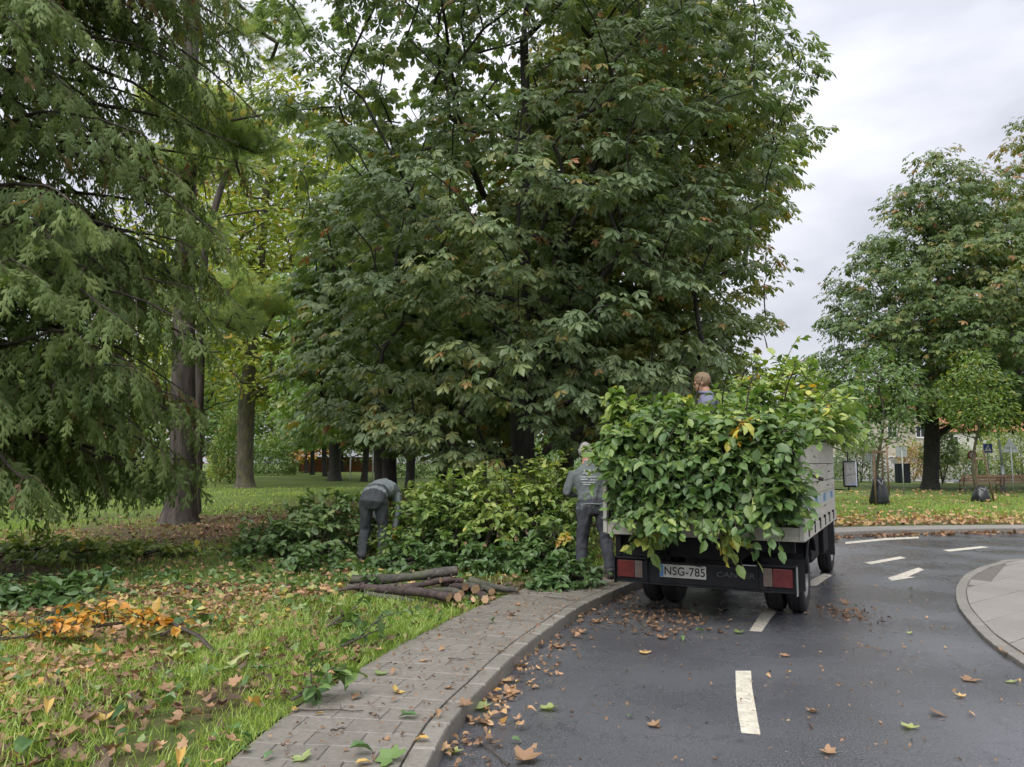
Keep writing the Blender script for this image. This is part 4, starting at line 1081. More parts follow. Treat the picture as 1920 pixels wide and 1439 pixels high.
# --- avenue of chestnuts running away behind (one build, copies share its meshes)
ave = big_chestnut('avenue_chestnut', 'avenue chestnut with dark trunk', 0, 0, [(2.9, 3.0), (4, 4.0), (7, 4.6), (10, 3.9), (12.5, 1.2)], 190, 1.0, 16, .60, 41, 9, .24, M['far_green'], PAL5, tone=.05, rust=.06, spread=.95, stems=2)
spots = [(715, 33, 1.0, 'first chestnut trunk to the right of the lawn, just beyond the bending man'), (768, 40, 1.0, 'slim avenue chestnut second from the lawn'), (826, 31, .98, 'avenue chestnut whose trunk stands above the brush pile centre'), (860, 27.5, .95, 'thick dark chestnut trunk behind the brush pile'), (905, 44, 1.05, 'far avenue chestnut with its trunk deep in shade'),
         (683, 62, 1.05, 'distant avenue chestnut beside a white post'), (632, 72, 1.0, 'chestnut with a dark trunk at the far end of the lawn'), (610, 84, 1.1, 'second chestnut from the far hedge along the lawn edge'), (586, 96, 1.1, 'chestnut nearest the far orange tree')]
avegroup = 'chestnuts of the avenue'
for i, (px, Y, sc, lab) in enumerate(spots):
    o = ave if i == 0 else copy_tree(ave)
    p = at(px, 868, Y); o.location = (p[0], p[1], LZ); o.scale = (sc,) * 3; o.rotation_euler = (0, 0, i * 1.7); tag(o, lab, 'tree', avegroup)

# --- right-hand side: big round chestnut by the cycle path, and its neighbour
def far_tree(name, label, px, Y, prof, n, dmin, per, size, seed, tt, rb, leafm, tmpl, barkm=None, cxpx=None, spread=.9, tone=0, rust=.05, top_tone=0, sparse=None, flat=.45, stems=3, az_noise=.2, group=None):
    p = at(px, 868, Y); c = at(cxpx or px, 868, Y)
    return big_chestnut(name, label, p[0], p[1], prof, n, dmin, per, size, seed, tt, rb, leafm, tmpl, cx=c[0], cy=c[1], tone=tone, rust=rust, top_tone=top_tone, sparse=sparse, spread=spread, flat=flat, stems=stems, barkm=barkm, az_noise=az_noise, group=group)
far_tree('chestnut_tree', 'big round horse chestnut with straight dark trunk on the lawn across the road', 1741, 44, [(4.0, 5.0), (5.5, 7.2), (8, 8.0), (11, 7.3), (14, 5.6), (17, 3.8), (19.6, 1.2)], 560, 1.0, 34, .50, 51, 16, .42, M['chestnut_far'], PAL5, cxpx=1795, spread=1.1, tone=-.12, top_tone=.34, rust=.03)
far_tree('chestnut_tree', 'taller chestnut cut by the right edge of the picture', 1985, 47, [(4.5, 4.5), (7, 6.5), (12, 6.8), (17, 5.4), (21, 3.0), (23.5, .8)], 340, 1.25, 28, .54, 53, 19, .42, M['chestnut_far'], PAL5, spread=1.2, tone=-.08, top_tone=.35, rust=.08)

# --- left: yellowing tree with the pale mossy trunk, and the woods behind
def y_sparse(P): return np.where(P[:, 2] < 7, .55, 1.0)
yl = far_tree('yellowing_tree', 'tall yellow-green tree with mossy brown trunk on the far lawn', 461, 47, [(5.5, 3.0), (7, 5.0), (10, 6.2), (15, 6.8), (19, 6.2), (23, 4.5), (27, 1.5)], 420, 1.2, 28, .48, 61, 21, .50, M['yellow_green'], OV2, barkm=M['bark_grey'], cxpx=500, spread=1.25, tone=.10, flat=.7, rust=.05, sparse=y_sparse)
far_tree('tall_tree', 'tall olive-green tree far behind the pine tops', 628, 64, [(6, 4), (10, 7), (16, 8), (22, 7), (28, 4), (31, 1)], 300, 1.7, 34, .62, 67, 24, .5, M['far_green'], OV2, spread=1.7, tone=.12, flat=.8)
far_tree('tall_tree', 'tall yellowing tree far behind the thick pine trunk', 330, 66, [(6, 4), (10, 7), (16, 7.5), (22, 6.5), (28, 3.5), (31, 1)], 260, 1.8, 32, .62, 68, 24, .5, M['yellow_green'], OV2, spread=1.7, tone=.0, flat=.8)
def bushes(name, lab, px, Y, wd, ht, n, size, seed, leafm, tone=.0, z0=.2, cat='shrub', dp=None, group=None, stem=True):
    """a shrub: leaves through a lumpy mound on a few stems"""
    r = np.random.default_rng(seed); p = at(px, 868, Y); dp = dp or wd * .8
    th = r.uniform(0, 6.283, n); ph = np.arccos(r.uniform(0, 1, n)); u = r.uniform(.3, 1, n) ** .4
    D0 = np.stack([np.sin(ph) * np.cos(th), np.sin(ph) * np.sin(th), np.cos(ph)], 1)
    lump = 1 + .22 * lf(D0 * 2.4 + p, seed, 1.9)
    P = D0 * u[:, None] * lump[:, None] * np.array([wd / 2, dp / 2, ht - z0]); P[:, 2] += z0
    D = unit(D0 + r.normal(size=(n, 3)) * .6 - np.array([0, 0, .35])); Nn = D0 * .6 + np.array([0, 0, .8]) + r.normal(size=(n, 3)) * .4
    F = place(OV2, P, D, Nn, size * r.uniform(.7, 1.3, n), .4 + tone + .2 * lf(P + p, seed, .9) + r.normal(size=n) * .15)
    e = empty(name, (p[0], p[1], LZ), 0, lab, cat, group)
    link('foliage', np_mesh('foliage', *F), leafm, e)
    ch = []
    for k in range(7):
        a = r.uniform(0, 6.283); q = np.array([math.cos(a) * wd * .3, math.sin(a) * dp * .3, ht * r.uniform(.5, .8)])
        ch.append((np.array([[0, 0, -.02], q * .4 + r.normal(size=3) * .04, q]), np.array([.035, .022, .008])))
    V, T = tubes(ch); link('stem', np_mesh('stem', V, T, smooth=True), M['twig'], e)
    return e
bushes('shrub', 'broad round green shrub at the far end of the lawn', 505, 92, 7.5, 5.2, 5200, .34, 71, M['far_green'], .1)
bushes('shrub', 'slim light-green shrub beside the mossy trunk', 432, 56, 2.4, 5.0, 2600, .24, 72, M['far_green'], .25)
bushes('shrub', 'yellow shrub just left of the mossy trunk, lower than its neighbour', 415, 60, 2.2, 3.6, 1800, .24, 73, M['yellow_green'], .1)
# wood at the far side of the park: trees one can tell apart, in two depths
wood = [(20, 105, 1.25, 'far_green'), (110, 118, 1.35, 'yellow_green'), (205, 108, 1.2, 'far_green'), (300, 122, 1.4, 'yellow_green'), (372, 100, 1.15, 'far_green'), (405, 130, 1.5, 'yellow_green'), (470, 118, 1.3, 'far_green'), (548, 124, 1.45, 'yellow_green'), (575, 110, 1.0, 'orange_leaf'), (640, 128, 1.4, 'far_green'), (735, 118, 1.3, 'far_green'), (830, 126, 1.4, 'yellow_green'), (930, 116, 1.3, 'far_green'), (1030, 122, 1.4, 'far_green'), (1150, 112, 1.3, 'yellow_green'), (1290, 118, 1.35, 'far_green')]
wl = ['dark green tree at the far left of the wood', 'yellow-green tree second from the left in the far wood', 'green tree behind the cypress in the far wood', 'yellow-green tree behind the pine trunks', 'green tree just right of the pine trunks, far back', 'tall yellow-green tree behind the mossy trunk, left', 'green tree behind the mossy trunk', 'tall yellow-green tree right of the mossy trunk', 'small orange tree at the end of the avenue', 'green tree beyond the avenue trunks', 'green tree far behind the first chestnut trunk', 'yellow-green tree far behind the brush pile', 'green tree far behind the tall chestnut', 'green tree far behind the standing man', 'yellow-green tree far behind the truck', 'green tree far behind the truck cab']
protos = {}
for i, ((px, Y, sc, mt), lab) in enumerate(zip(wood, wl)):
    p = at(px, 868, Y)
    if mt not in protos:
        t = far_tree('woodland_tree', lab, px, Y, [(2.2, 2.5), (4, 4.4), (8, 5.4), (12, 4.6), (15.5, 1.5)] if mt != 'orange_leaf' else [(2, 1.5), (4, 3.0), (6, 2.8), (8.5, .8)], 130 if mt != 'orange_leaf' else 50, 1.4, 34, .55, 80 + i, 11 if mt != 'orange_leaf' else 6, .3, M[mt], OV2, spread=1.5, flat=.8, tone=.1, stems=2)
        protos[mt] = t
    else: t = copy_tree(protos[mt])
    t.location = (p[0], p[1], LZ); t.scale = (sc,) * 3; t.rotation_euler = (0, 0, i * 2.1); tag(t, lab, 'tree', 'trees of the far wood')
    t.name = 'woodland_tree' if i == 0 else t.name

# --- pines: two trunks side by side, long-needled tufts
PT = tuft_pine(26)
def pine(name, lab, base_px, Y, path, rb, masses, seed, bare=()):
    """path: pixel track of the trunk; masses: (px, py, dY, halfwidth m, halfheight m, tufts)"""
    r = np.random.default_rng(seed); b0 = at(base_px, 868, Y); b0[2] = LZ
    tl = [b0] + [at(x, y, Y) for (x, y) in path]
    tl = dense_trunk(tl, 16)
    tg = []; P = []; D = []
    for (px, py, dY, hw, hh, n) in masses:
        c = at(px, py, Y + dY)
        n = int(n * 1.5); k = max(8, n // 30); q = unit(r.normal(size=(k, 3))) * (r.uniform(.2, 1, (k, 1)) ** .5) * np.array([hw * 1.25, hw, hh * 1.3]) + c
        tg.append(q)
        j = r.integers(0, k, n); off = unit(r.normal(size=(n, 3))) * r.uniform(.05, .50, (n, 1)) * np.array([1, 1, .6])
        P.append(q[j] + off); d = off.copy(); d[:, 2] = np.abs(d[:, 2]) * .5 + .02; D.append(d + (q[j] - c) * .15 + r.normal(size=(n, 3)) * .08)
    tg = np.vstack(tg + [np.array([at(x, y, Y + dy)]) for (x, y, dy) in bare]); P = np.vstack(P); D = unit(np.vstack(D))
    ch = grow(tl, tg, .011, rb, step=.5, seed=seed, up=.3, lean=.4); ch = [(q, np.minimum(rd, .055)) for q, rd in ch]; ch[0] = (ch[0][0], np.linspace(rb, rb * .42, len(ch[0][0]))); ch = flare(ch, .35, .7)
    n = len(P)
    F = place(PT, P, D, np.tile([[0, 0, 1.]], (n, 1)) + r.normal(size=(n, 3)) * .3, .26 * r.uniform(.8, 1.2, n), .46 + .28 * lf(P, seed, .8) + r.normal(size=n) * .14 + (r.uniform(size=n) < .04) * .5)
    return tree(name, lab, tuple(b0), ch, F, M['bark_pine'], M['pine'], 'tree')
pine('pine_tree', 'pine with thick fissured brown trunk standing on the lawn behind the cypress', 341, 19.3, [(343, 900), (344, 700), (347, 500), (352, 300), (358, 60), (365, -250), (370, -500)], .40,
     [(400, 225, -.6, 1.25, .36, 620), (330, 195, -1.0, .9, .35, 300), (320, 300, -.8, .8, .35, 240), (350, 420, -1.0, .7, .35, 200), (470, 262, .2, .75, .28, 260), (440, 90, 1.5, 1.6, .30, 320), (520, 30, 2.0, 1.2, .25, 220), (380, -120, 0, 2.0, .5, 420), (270, 330, .5, .9, .3, 200), (460, -260, .5, 2.0, .5, 300), (300, -330, .5, 2.0, .5, 300)], 91, bare=[(520, 80, 1.0), (560, 200, 1.5), (450, 330, .5)])
pine('pine_tree', 'slimmer leaning pine close behind the thick pine trunk', 366, 23.0, [(369, 880), (374, 700), (379, 560), (384, 470), (402, 390), (425, 320), (446, 290)], .20,
     [(462, 548, .3, 1.1, .30, 420), (430, 600, -.6, .8, .25, 200), (500, 590, .8, .9, .24, 200), (440, 300, 0, .9, .30, 200), (420, 520, 1, .7, .25, 150)], 92, bare=[(500, 395, .5), (520, 640, .8), (412, 660, -.3), (470, 610, .5), (545, 610, 1.2)])

# --- cypress at the left: sweeping limbs, hanging feathery sprays down to the lawn
SPR = spray_cypress(5)
def cypress():
    r = np.random.default_rng(101); bx, by = -7.9, 10.4
    tl = dense_trunk(trunk_line((bx, by, LZ), (bx + .2, by + .1, 14), .1, 9, 5), 16)
    chains = [(np.array(tl), np.linspace(.34, .09, 16))]
    P = []; D = []; Nn = []; twigs = []; tone = []
    nl = 0
    for k in range(330):
        z = r.uniform(1.6, 12.0) if k > 70 else r.uniform(1.4, 5.5)
        a = r.uniform(0, 6.283)
        # only as many limbs at the far side as its outline needs
        if math.cos(a - R(-30)) < -.1 and r.uniform() < .72: continue
        Rm = np.interp(z, [0, 3, 7, 11, 14], [3.3, 3.6, 4.05, 4.1, 3.5]) * r.uniform(.72, 1.05)
        dirh = np.array([math.cos(a), math.sin(a), 0]); p0 = np.array([bx, by, z]); n = 11
        u = np.linspace(0, 1, n)
        drop = (.95 + .45 * r.normal()) * (.55 if z > 5 else .42)
        pts = p0 + dirh * (Rm * u)[:, None] + np.array([0, 0, 1.0]) * (.35 * np.sin(u * 2.2) * Rm * .25 - drop * u ** 2.2 * Rm * .55)[:, None] + np.cumsum(r.normal(size=(n, 3)) * .03, axis=0)
        pts[:, 2] = np.maximum(pts[:, 2], 1.35 + .35 * r.uniform())
        chains.append((pts, np.linspace(.035 + .02 * r.uniform(), .008, n))); nl += 1
        side = np.array([-dirh[1], dirh[0], 0])
        dead = r.uniform() < .03
        for u0 in np.arange(.16, 1.0, .055):
            i = min(int(u0 * (n - 1)), n - 2); q = pts[i] + (pts[i + 1] - pts[i]) * (u0 * (n - 1) - i)
            for s in (-1, 1):
                ln = (.30 + .75 * (1 - u0)) * r.uniform(.7, 1.15)
                d = dirh * .55 + side * s * r.uniform(.5, 1.0) + np.array([0, 0, -.45])
                m = 5; v = np.linspace(0, 1, m)
                tp = q + (d / np.linalg.norm(d)) * (ln * v)[:, None] + np.array([0, 0, -1.]) * (.45 * ln * v ** 2)[:, None]
                twigs.append((tp, np.linspace(.008, .004, m)))
                for w_ in np.linspace(.12, 1, 6):
                    jj = min(int(w_ * (m - 1)), m - 2); b = tp[jj] + (tp[jj + 1] - tp[jj]) * (w_ * (m - 1) - jj)
                    sprd = d / np.linalg.norm(d) * .6 + dirh * .35 + r.normal(size=3) * .28 + np.array([0, 0, -.85])
                    P.append(b); D.append(sprd); Nn.append(np.array([0, 0, .7]) + dirh * .5 + r.normal(size=3) * .45); tone.append(.95 if dead and r.uniform() < .6 else .34)
    P = np.array(P); D = unit(np.array(D)); Nn = np.array(Nn); tone = np.array(tone); n = len(P)
    if n > 26000:
        sel = r.permutation(n)[:26000]; P, D, Nn, tone = P[sel], D[sel], Nn[sel], tone[sel]; n = len(P)
    rn = tone + .24 * lf(P, 9, 1.1) + r.normal(size=n) * .13; rn = np.where(r.uniform(size=n) < .012, r.uniform(.93, 1, n), rn)
    F = place(SPR, P, D, Nn, .32 * r.uniform(.7, 1.25, n), rn)
    e = tree('cypress_tree', 'dark green cypress with hanging feathery sprays filling the left of the view', (bx, by, LZ), chains, F, M['bark_pine'], M['cypress'], 'tree')
    V, T = tubes(twigs[::3], nmin=3); link('twig', np_mesh('twig', V - np.array([bx, by, LZ]), T), M['deadtwig'], e)['kind'] = 'stuff'
    return e
cypress()
# ------------------------------------------------------------------ cut brush: leafy shoots with alternate leaves
def shoots(B, D, Ln, nleaf, size, rnd0, seed, droop=.5, tmpl=None, jit=.12, start=.15):
    """B bases, D directions, Ln lengths -> (stem chains, leaf arrays)"""
    r = np.random.default_rng(seed); n = len(B); D = unit(D); m = 6
    u = np.linspace(0, 1, m)
    pts = B[:, None, :] + D[:, None, :] * (Ln[:, None] * u)[:, :, None]
    pts[:, :, 2] -= droop * (Ln[:, None] * u[None] ** 2) * .6
    pts += np.cumsum(r.normal(size=(n, m, 3)) * .018, axis=1)
    chains = [(pts[i], np.linspace(.007, .0025, m)) for i in range(n)]
    uu = np.linspace(start, 1, nleaf); P = []; DD = []; NN = []; RR = []
    for k, a in enumerate(uu):
        j = min(int(a * (m - 1)), m - 2); f = a * (m - 1) - j
        p = pts[:, j] * (1 - f) + pts[:, j + 1] * f; t = unit(pts[:, j + 1] - pts[:, j])
        sd = unit(np.cross(t, np.array([[0, 0, 1.]])) + 1e-6) * (1 if k % 2 else -1)
        if k == nleaf - 1: sd = sd * .1
        d = t * .55 + sd * .85 + np.array([0, 0, -.22]) + r.normal(size=(n, 3)) * .42
        P.append(p); DD.append(d); NN.append(np.array([[0, 0, 1.]]) + D * .45 + r.normal(size=(n, 3)) * .4); RR.append(rnd0 + r.normal(size=n) * jit)
    P = np.vstack(P); DD = np.vstack(DD); NN = np.vstack(NN); RR = np.concatenate(RR); q = len(P)
    S = size * (1 + .30 * r.normal(size=q)).clip(.4, 1.7)
    return chains, place(tmpl or OV3, P, DD, NN, S, RR, zs=r.uniform(.4, 1.8, q))
def brush_obj(name, label, cat, origin, chains, F, leafm, group=None, stem_name='twigs', extra=None):
    e = empty(name, tuple(origin), 0, label, cat, group); b = np.array(origin)
    V, T = tubes(chains, nmin=3)
    o = link(stem_name, np_mesh(stem_name, V - b, T, smooth=True), M['twig'], e)
    if stem_name == 'twigs': o['kind'] = 'stuff'
    V, T, r = F; o = link('foliage', np_mesh('foliage', V - b, T, r), leafm, e); o['kind'] = 'stuff'
    return e
# --- the heap on the truck
def load_h(x, y):
    h = 2.27 + .84 * np.exp(-((x - .50) ** 2 / .22 + (y - .75) ** 2 / .6)) + .40 * np.exp(-((x - .80) ** 2 / .10 + (y - 2.1) ** 2 / .35)) - .30 * np.clip(-(x + .45), 0, 1) / .6 + .20 * np.exp(-((x + .55) ** 2 / .06 + (y - .9) ** 2 / .25))
    h = h - .30 * np.exp(-((y + 1.25) ** 2) / .06) + .15 * np.exp(-((x + .18) ** 2 + (y + .25) ** 2) / .14)
    return h
def truck_load():
    r = np.random.default_rng(201); B = []; D = []; Ln = []; tn = []
    def addp(p, d, ln, t): B.append(p); D.append(d); Ln.append(ln); tn.append(t)
    for k in range(480):        # top
        x, y = r.uniform(-.95, 1.02), r.uniform(-1.25, 2.4); z = load_h(x, y)
        if (x + .17) ** 2 + (y - .25) ** 2 < .20 ** 2: continue
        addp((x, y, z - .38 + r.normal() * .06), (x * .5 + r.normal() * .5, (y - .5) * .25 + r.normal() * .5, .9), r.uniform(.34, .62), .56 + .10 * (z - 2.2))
    for k in range(520):        # rear face, bulging and hanging over the sill
        x = r.uniform(-.76, .90); top = float(load_h(np.array(x), np.array(-1.1)))
        z = r.uniform(1.20 + .25 * (x < -.55), top); bul = .16 * math.sin(min(1, (z - .9) / 1.2) * 3.0)
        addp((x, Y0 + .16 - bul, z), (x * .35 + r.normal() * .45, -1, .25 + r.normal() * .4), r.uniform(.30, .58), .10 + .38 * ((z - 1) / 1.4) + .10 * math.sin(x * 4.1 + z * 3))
    for k in range(44):         # tips trailing below the sill
        x = r.uniform(-.62, .38)
        addp((x, Y0 - .03, 1.14 + r.uniform(0, .12)), (r.normal() * .3, -.75, .05), r.uniform(.42, .70), .30 + .25 * r.uniform())
    for k in range(120):        # over the left boards
        y = r.uniform(-1.2, 2.2); z = r.uniform(1.70, 2.1)
        addp((-.86, max(y, -.7), z + .28), (-.7, r.normal() * .4 - .2, .5 + r.normal() * .3), r.uniform(.20, .34), .50)
    for k in range(120):         # over the right boards, mostly forward
        y = r.uniform(.3, 2.5) if k > 6 else r.uniform(-.6, .3); z = r.uniform(1.92, 2.3)
        addp((.93, y, z), (.8, r.normal() * .4, .4 + r.normal() * .3), r.uniform(.25, .5), .48)
    for k in range(16):         # two long sprays sticking up and forward at the front corner
        addp((.80 + r.normal() * .12, 2.25 + r.normal() * .15, 2.15), (.35 + r.normal() * .2, .5, .7 + r.normal() * .2), r.uniform(.55, .85), .45)
    for k in range(26):         # left rear corner overhang
        addp((-.78, Y0 + .1 + r.uniform(0, .4), r.uniform(1.4, 2.0)), (-.25, -.9 + r.normal() * .3, .2), r.uniform(.24, .36), .35)
    B, D, Ln, tn = np.array(B), np.array(D), np.array(Ln), np.array(tn)
    tn = tn + .16 * lf(B, 21, 2.2)
    R3 = np.array(TM.to_3x3()); Bw = B @ R3.T + np.array([TO[0], TO[1], 0]); Dw = D @ R3.T
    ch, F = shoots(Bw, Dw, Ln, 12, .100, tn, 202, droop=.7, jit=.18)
    # inner leaves close the heap
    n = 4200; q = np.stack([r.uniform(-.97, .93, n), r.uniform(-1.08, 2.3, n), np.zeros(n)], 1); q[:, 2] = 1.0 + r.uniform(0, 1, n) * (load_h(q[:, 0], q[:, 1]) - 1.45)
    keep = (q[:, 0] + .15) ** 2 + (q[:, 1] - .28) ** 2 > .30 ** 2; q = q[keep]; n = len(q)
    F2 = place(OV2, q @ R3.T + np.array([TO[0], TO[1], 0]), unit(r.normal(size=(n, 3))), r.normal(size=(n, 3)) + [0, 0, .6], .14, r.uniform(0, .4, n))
    for k in range(46):         # thicker boughs inside
        p = np.array([r.uniform(-.8, .8), r.uniform(-1.0, 1.8), r.uniform(1.1, 1.9)]); d = np.array([r.normal() * .4, -.8 + r.normal() * .3, .15 + r.normal() * .3]); d /= np.linalg.norm(d)
        ln = r.uniform(.5, 1.0); pts = np.array([p + d * ln * u + np.array([0, 0, -.1 * u * u]) for u in np.linspace(-.5, .5, 5)])
        ch.append((pts @ R3.T + np.array([TO[0], TO[1], 0]), np.linspace(.022, .010, 5)))
    for k in range(46):         # bare twigs sticking out of the heap
        if k % 2: x, y = r.uniform(-.85, .95), r.uniform(-1.1, 2.3); p = np.array([x, y, float(load_h(np.array(x), np.array(y))) - .1]); d = np.array([r.normal() * .6, r.normal() * .6 - .2, .9])
        else: x = r.uniform(-.7, .85); p = np.array([x, Y0 - .05, r.uniform(1.2, 2.1)]); d = np.array([r.normal() * .5, -1, .2 + r.normal() * .4])
        d /= np.linalg.norm(d); ln = r.uniform(.28, .52); pts = np.array([p + d * ln * u + np.array([0, 0, .04 * math.sin(u * 5)]) for u in np.linspace(0, 1, 6)])
        ch.append((pts @ R3.T + np.array([TO[0], TO[1], 0]), np.linspace(.011, .004, 6)))
    o = tw(0, .5, ZF)
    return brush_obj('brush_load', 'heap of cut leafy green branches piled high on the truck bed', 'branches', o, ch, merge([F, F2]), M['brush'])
truck_load()
# one autumn-yellow sprig in the load and a large-leaved one hanging over the sill
def sprig(name, label, base, D, ln, n, nleaf, size, tone, seed, leafm, droop=.5, group=None, tmpl=None, fan=.5, stem=.012):
    r = np.random.default_rng(seed); base = np.array(base, float); D = np.array(D, float); D /= np.linalg.norm(D)
    B = base + D * np.linspace(.05, .7, n)[:, None] * ln * (1 if n > 1 else 0); DD = D + r.normal(size=(n, 3)) * fan
    ch, F = shoots(B, DD, ln * r.uniform(.4, .8, n), nleaf, size, tone + r.normal(size=n) * .08, seed, droop=droop, tmpl=tmpl)
    m = np.array([base + D * ln * u - np.array([0, 0, droop * ln * u * u * .2]) for u in np.linspace(0, 1, 6)])
    ch.append((m, np.linspace(stem, .004, 6)))
    return brush_obj(name, label, 'branch', base, ch, F, leafm, group, stem_name='stem')
p = tw(.36, Y0 - .24, 1.98); sprig('leafy_sprig', 'sprig of orange-yellow leaves in the middle of the truck load', p, tw(.6, Y0 - .42, 2.05) - p, .28, 4, 6, .10, .93, 211, M['brush'], .5)
p = tw(.20, Y0 - .20, 1.24); sprig('leafy_sprig', 'pale large-leaved sprig hanging lowest over the tail of the truck', p, np.array([.08, -.25, -1.0]), .52, 5, 8, .13, .72, 212, M['brush'], .2, fan=.25)
p = tw(-.52, Y0 - .16, 1.12); sprig('leafy_sprig', 'light green sprig hanging over the tail above the number plate', p, np.array([-.1, -.3, -1.0]), .34, 5, 8, .13, .66, 213, M['brush'], .2, fan=.3)

# --- heaps on the verge
def heap(name, label, mounds, n, ln, size, tone, seed, leafm, zb=LZ, nleaf=11, droop=.6, hollow=None, inner=900, topt=.25):
    r = np.random.default_rng(seed); B = []; D = []; tn = []
    w_ = np.array([m[2] * m[3] for m in mounds], float); w_ /= w_.sum()
    for k in range(n):
        cx, cy, rx, ry, h = mounds[r.choice(len(mounds), p=w_)]
        a = r.uniform(0, 6.283); c = r.uniform(0, 1) ** .8; st = math.sqrt(1 - c * c)
        d = np.array([st * math.cos(a), st * math.sin(a), c]); q = np.array([cx, cy, zb]) + d * np.array([rx, ry, h]) * r.uniform(.62, .92)
        if hollow is not None and hollow(q): continue
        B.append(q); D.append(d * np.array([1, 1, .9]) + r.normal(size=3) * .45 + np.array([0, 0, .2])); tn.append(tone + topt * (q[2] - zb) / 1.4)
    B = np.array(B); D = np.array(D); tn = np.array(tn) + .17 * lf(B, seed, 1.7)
    ch, F = shoots(B, D, r.uniform(ln * .6, ln * 1.2, len(B)), nleaf, size, tn, seed, droop=droop)
    parts = [F]
    if inner:
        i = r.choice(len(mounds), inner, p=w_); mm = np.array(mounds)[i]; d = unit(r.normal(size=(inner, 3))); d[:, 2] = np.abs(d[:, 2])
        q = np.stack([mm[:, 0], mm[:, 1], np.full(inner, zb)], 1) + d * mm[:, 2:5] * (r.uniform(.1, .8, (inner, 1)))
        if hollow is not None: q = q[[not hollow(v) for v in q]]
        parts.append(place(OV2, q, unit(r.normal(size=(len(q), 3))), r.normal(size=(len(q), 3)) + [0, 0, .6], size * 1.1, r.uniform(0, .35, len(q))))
    for k in range(int(8 + n / 30)):
        cx, cy, rx, ry, h = mounds[r.choice(len(mounds), p=w_)]
        a = r.uniform(0, 6.283); p0 = np.array([cx, cy, zb + .06]) + np.array([math.cos(a) * rx, math.sin(a) * ry, 0]) * .7; p1 = np.array([cx - math.cos(a) * rx * .6, cy - math.sin(a) * ry * .6, zb + h * r.uniform(.5, 1.0)])
        ch.append((np.array([p0 + (p1 - p0) * u + np.array([0, 0, .12 * math.sin(u * 3.1) * h]) for u in np.linspace(0, 1, 6)]), np.linspace(.020, .006, 6)))
    return brush_obj(name, label, 'branches', (mounds[0][0], mounds[0][1], zb), ch, merge(parts), leafm)
def cave(q): return q[1] < 11.75 and -.95 < q[0] < .32 and q[2] < LZ + .42
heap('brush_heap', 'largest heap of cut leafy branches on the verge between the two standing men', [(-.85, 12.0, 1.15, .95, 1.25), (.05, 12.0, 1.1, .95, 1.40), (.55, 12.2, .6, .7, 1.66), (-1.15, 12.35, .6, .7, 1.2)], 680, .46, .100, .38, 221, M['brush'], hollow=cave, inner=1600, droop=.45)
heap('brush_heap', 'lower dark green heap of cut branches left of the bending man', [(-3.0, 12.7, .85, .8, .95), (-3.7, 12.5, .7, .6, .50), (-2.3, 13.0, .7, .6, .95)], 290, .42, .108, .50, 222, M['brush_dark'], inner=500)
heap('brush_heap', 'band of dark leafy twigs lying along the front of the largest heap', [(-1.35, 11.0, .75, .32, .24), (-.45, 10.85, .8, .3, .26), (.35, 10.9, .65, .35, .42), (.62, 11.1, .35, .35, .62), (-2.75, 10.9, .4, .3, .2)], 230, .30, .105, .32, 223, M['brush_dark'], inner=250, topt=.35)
heap('brush_heap', 'small leafy heap on the path at the feet of the standing man', [(.72, 9.55, .30, .24, .20), (.52, 9.45, .22, .2, .14)], 60, .26, .105, .24, 224, M['brush_dark'], zb=KH, inner=60)
heap('brush_heap', 'spread of wilted green branches on the lawn under the cypress', [(-6.6, 12.0, 1.0, .7, .20), (-7.6, 12.5, .8, .6, .22), (-5.6, 12.6, .6, .4, .14)], 130, .28, .105, .62, 225, M['brush'], inner=250)
heap('brush_heap', 'grey-green leafy twigs at the left edge of the lawn beside the orange branch', [(-5.4, 8.0, .55, .45, .22), (-4.75, 8.4, .4, .35, .16)], 70, .28, .12, .20, 226, M['brush_dark'], inner=60)
sp = [(640, 1225, .5, .22, 'small leafy sprig on the grass close to the path edge, below the logs'), (610, 1190, .3, .3, 'pale sprig on the grass left of the path'), (300, 1205, .3, .18, 'dark leafy twig lying under the arched branch'), (545, 1330, .5, .25, 'dark green sprig where the grass meets the path'), (690, 1125, .1, .4, 'green sprig lying in front of the logs'), (60, 1175, .4, .2, 'bluish green sprig at the left picture edge'), (790, 1060, .2, .5, 'grey-green sprig between the logs and the brush'), (480, 1075, -.6, .3, 'low sprig on the grass left of the bending man'), (940, 1075, .6, .25, 'leafy twig just right of the logs')]
for i, (px, py, dx, tone, lab) in enumerate(sp):
    g0 = gp(px, py, LZ); sprig('leafy_sprig', lab, (g0[0], g0[1], LZ + .05), (dx, .35, .22), .42, 6, 7, .10, tone, 230 + i, M['brush_dark'] if i % 2 == 0 else M['brush'], .5, fan=.6)
# --- the fallen branch with orange leaves, arching over the lawn at the left
def orange_branch():
    r = np.random.default_rng(251)
    tr = [(-40, 1205, .06), (60, 1193, .10), (150, 1180, .16), (250, 1166, .20), (320, 1172, .20), (372, 1195, .12), (404, 1228, .02)]
    pts = []
    for (px, py, h) in tr:
        g0 = gp(px, py + h * 230, LZ); pts.append((g0[0], g0[1] , LZ + h))
    pts = np.array(pts); fine = np.array([[np.interp(u, np.linspace(0, 1, len(pts)), pts[:, c]) for c in range(3)] for u in np.linspace(0, 1, 22)])
    ch = [(fine, np.linspace(.008, .020, 22))]
    i = np.concatenate([r.integers(0, 5, 14), r.integers(5, 15, 34)]); B = fine[i]; n = len(B)
    D = np.stack([r.normal(size=n) * .6 - .2, r.normal(size=n) * .5, r.uniform(.1, 1.1, n)], 1)
    c2, F = shoots(B, D, r.uniform(.10, .26, n), 6, .078, r.uniform(0, .8, n), 252, droop=.4)
    e = brush_obj('fallen_branch', 'arching fallen branch with bright orange leaves on the lawn at left', 'branch', tuple(pts[0]), ch + c2, F, M['orange_leaf'], stem_name='stem')
    return e
orange_branch()
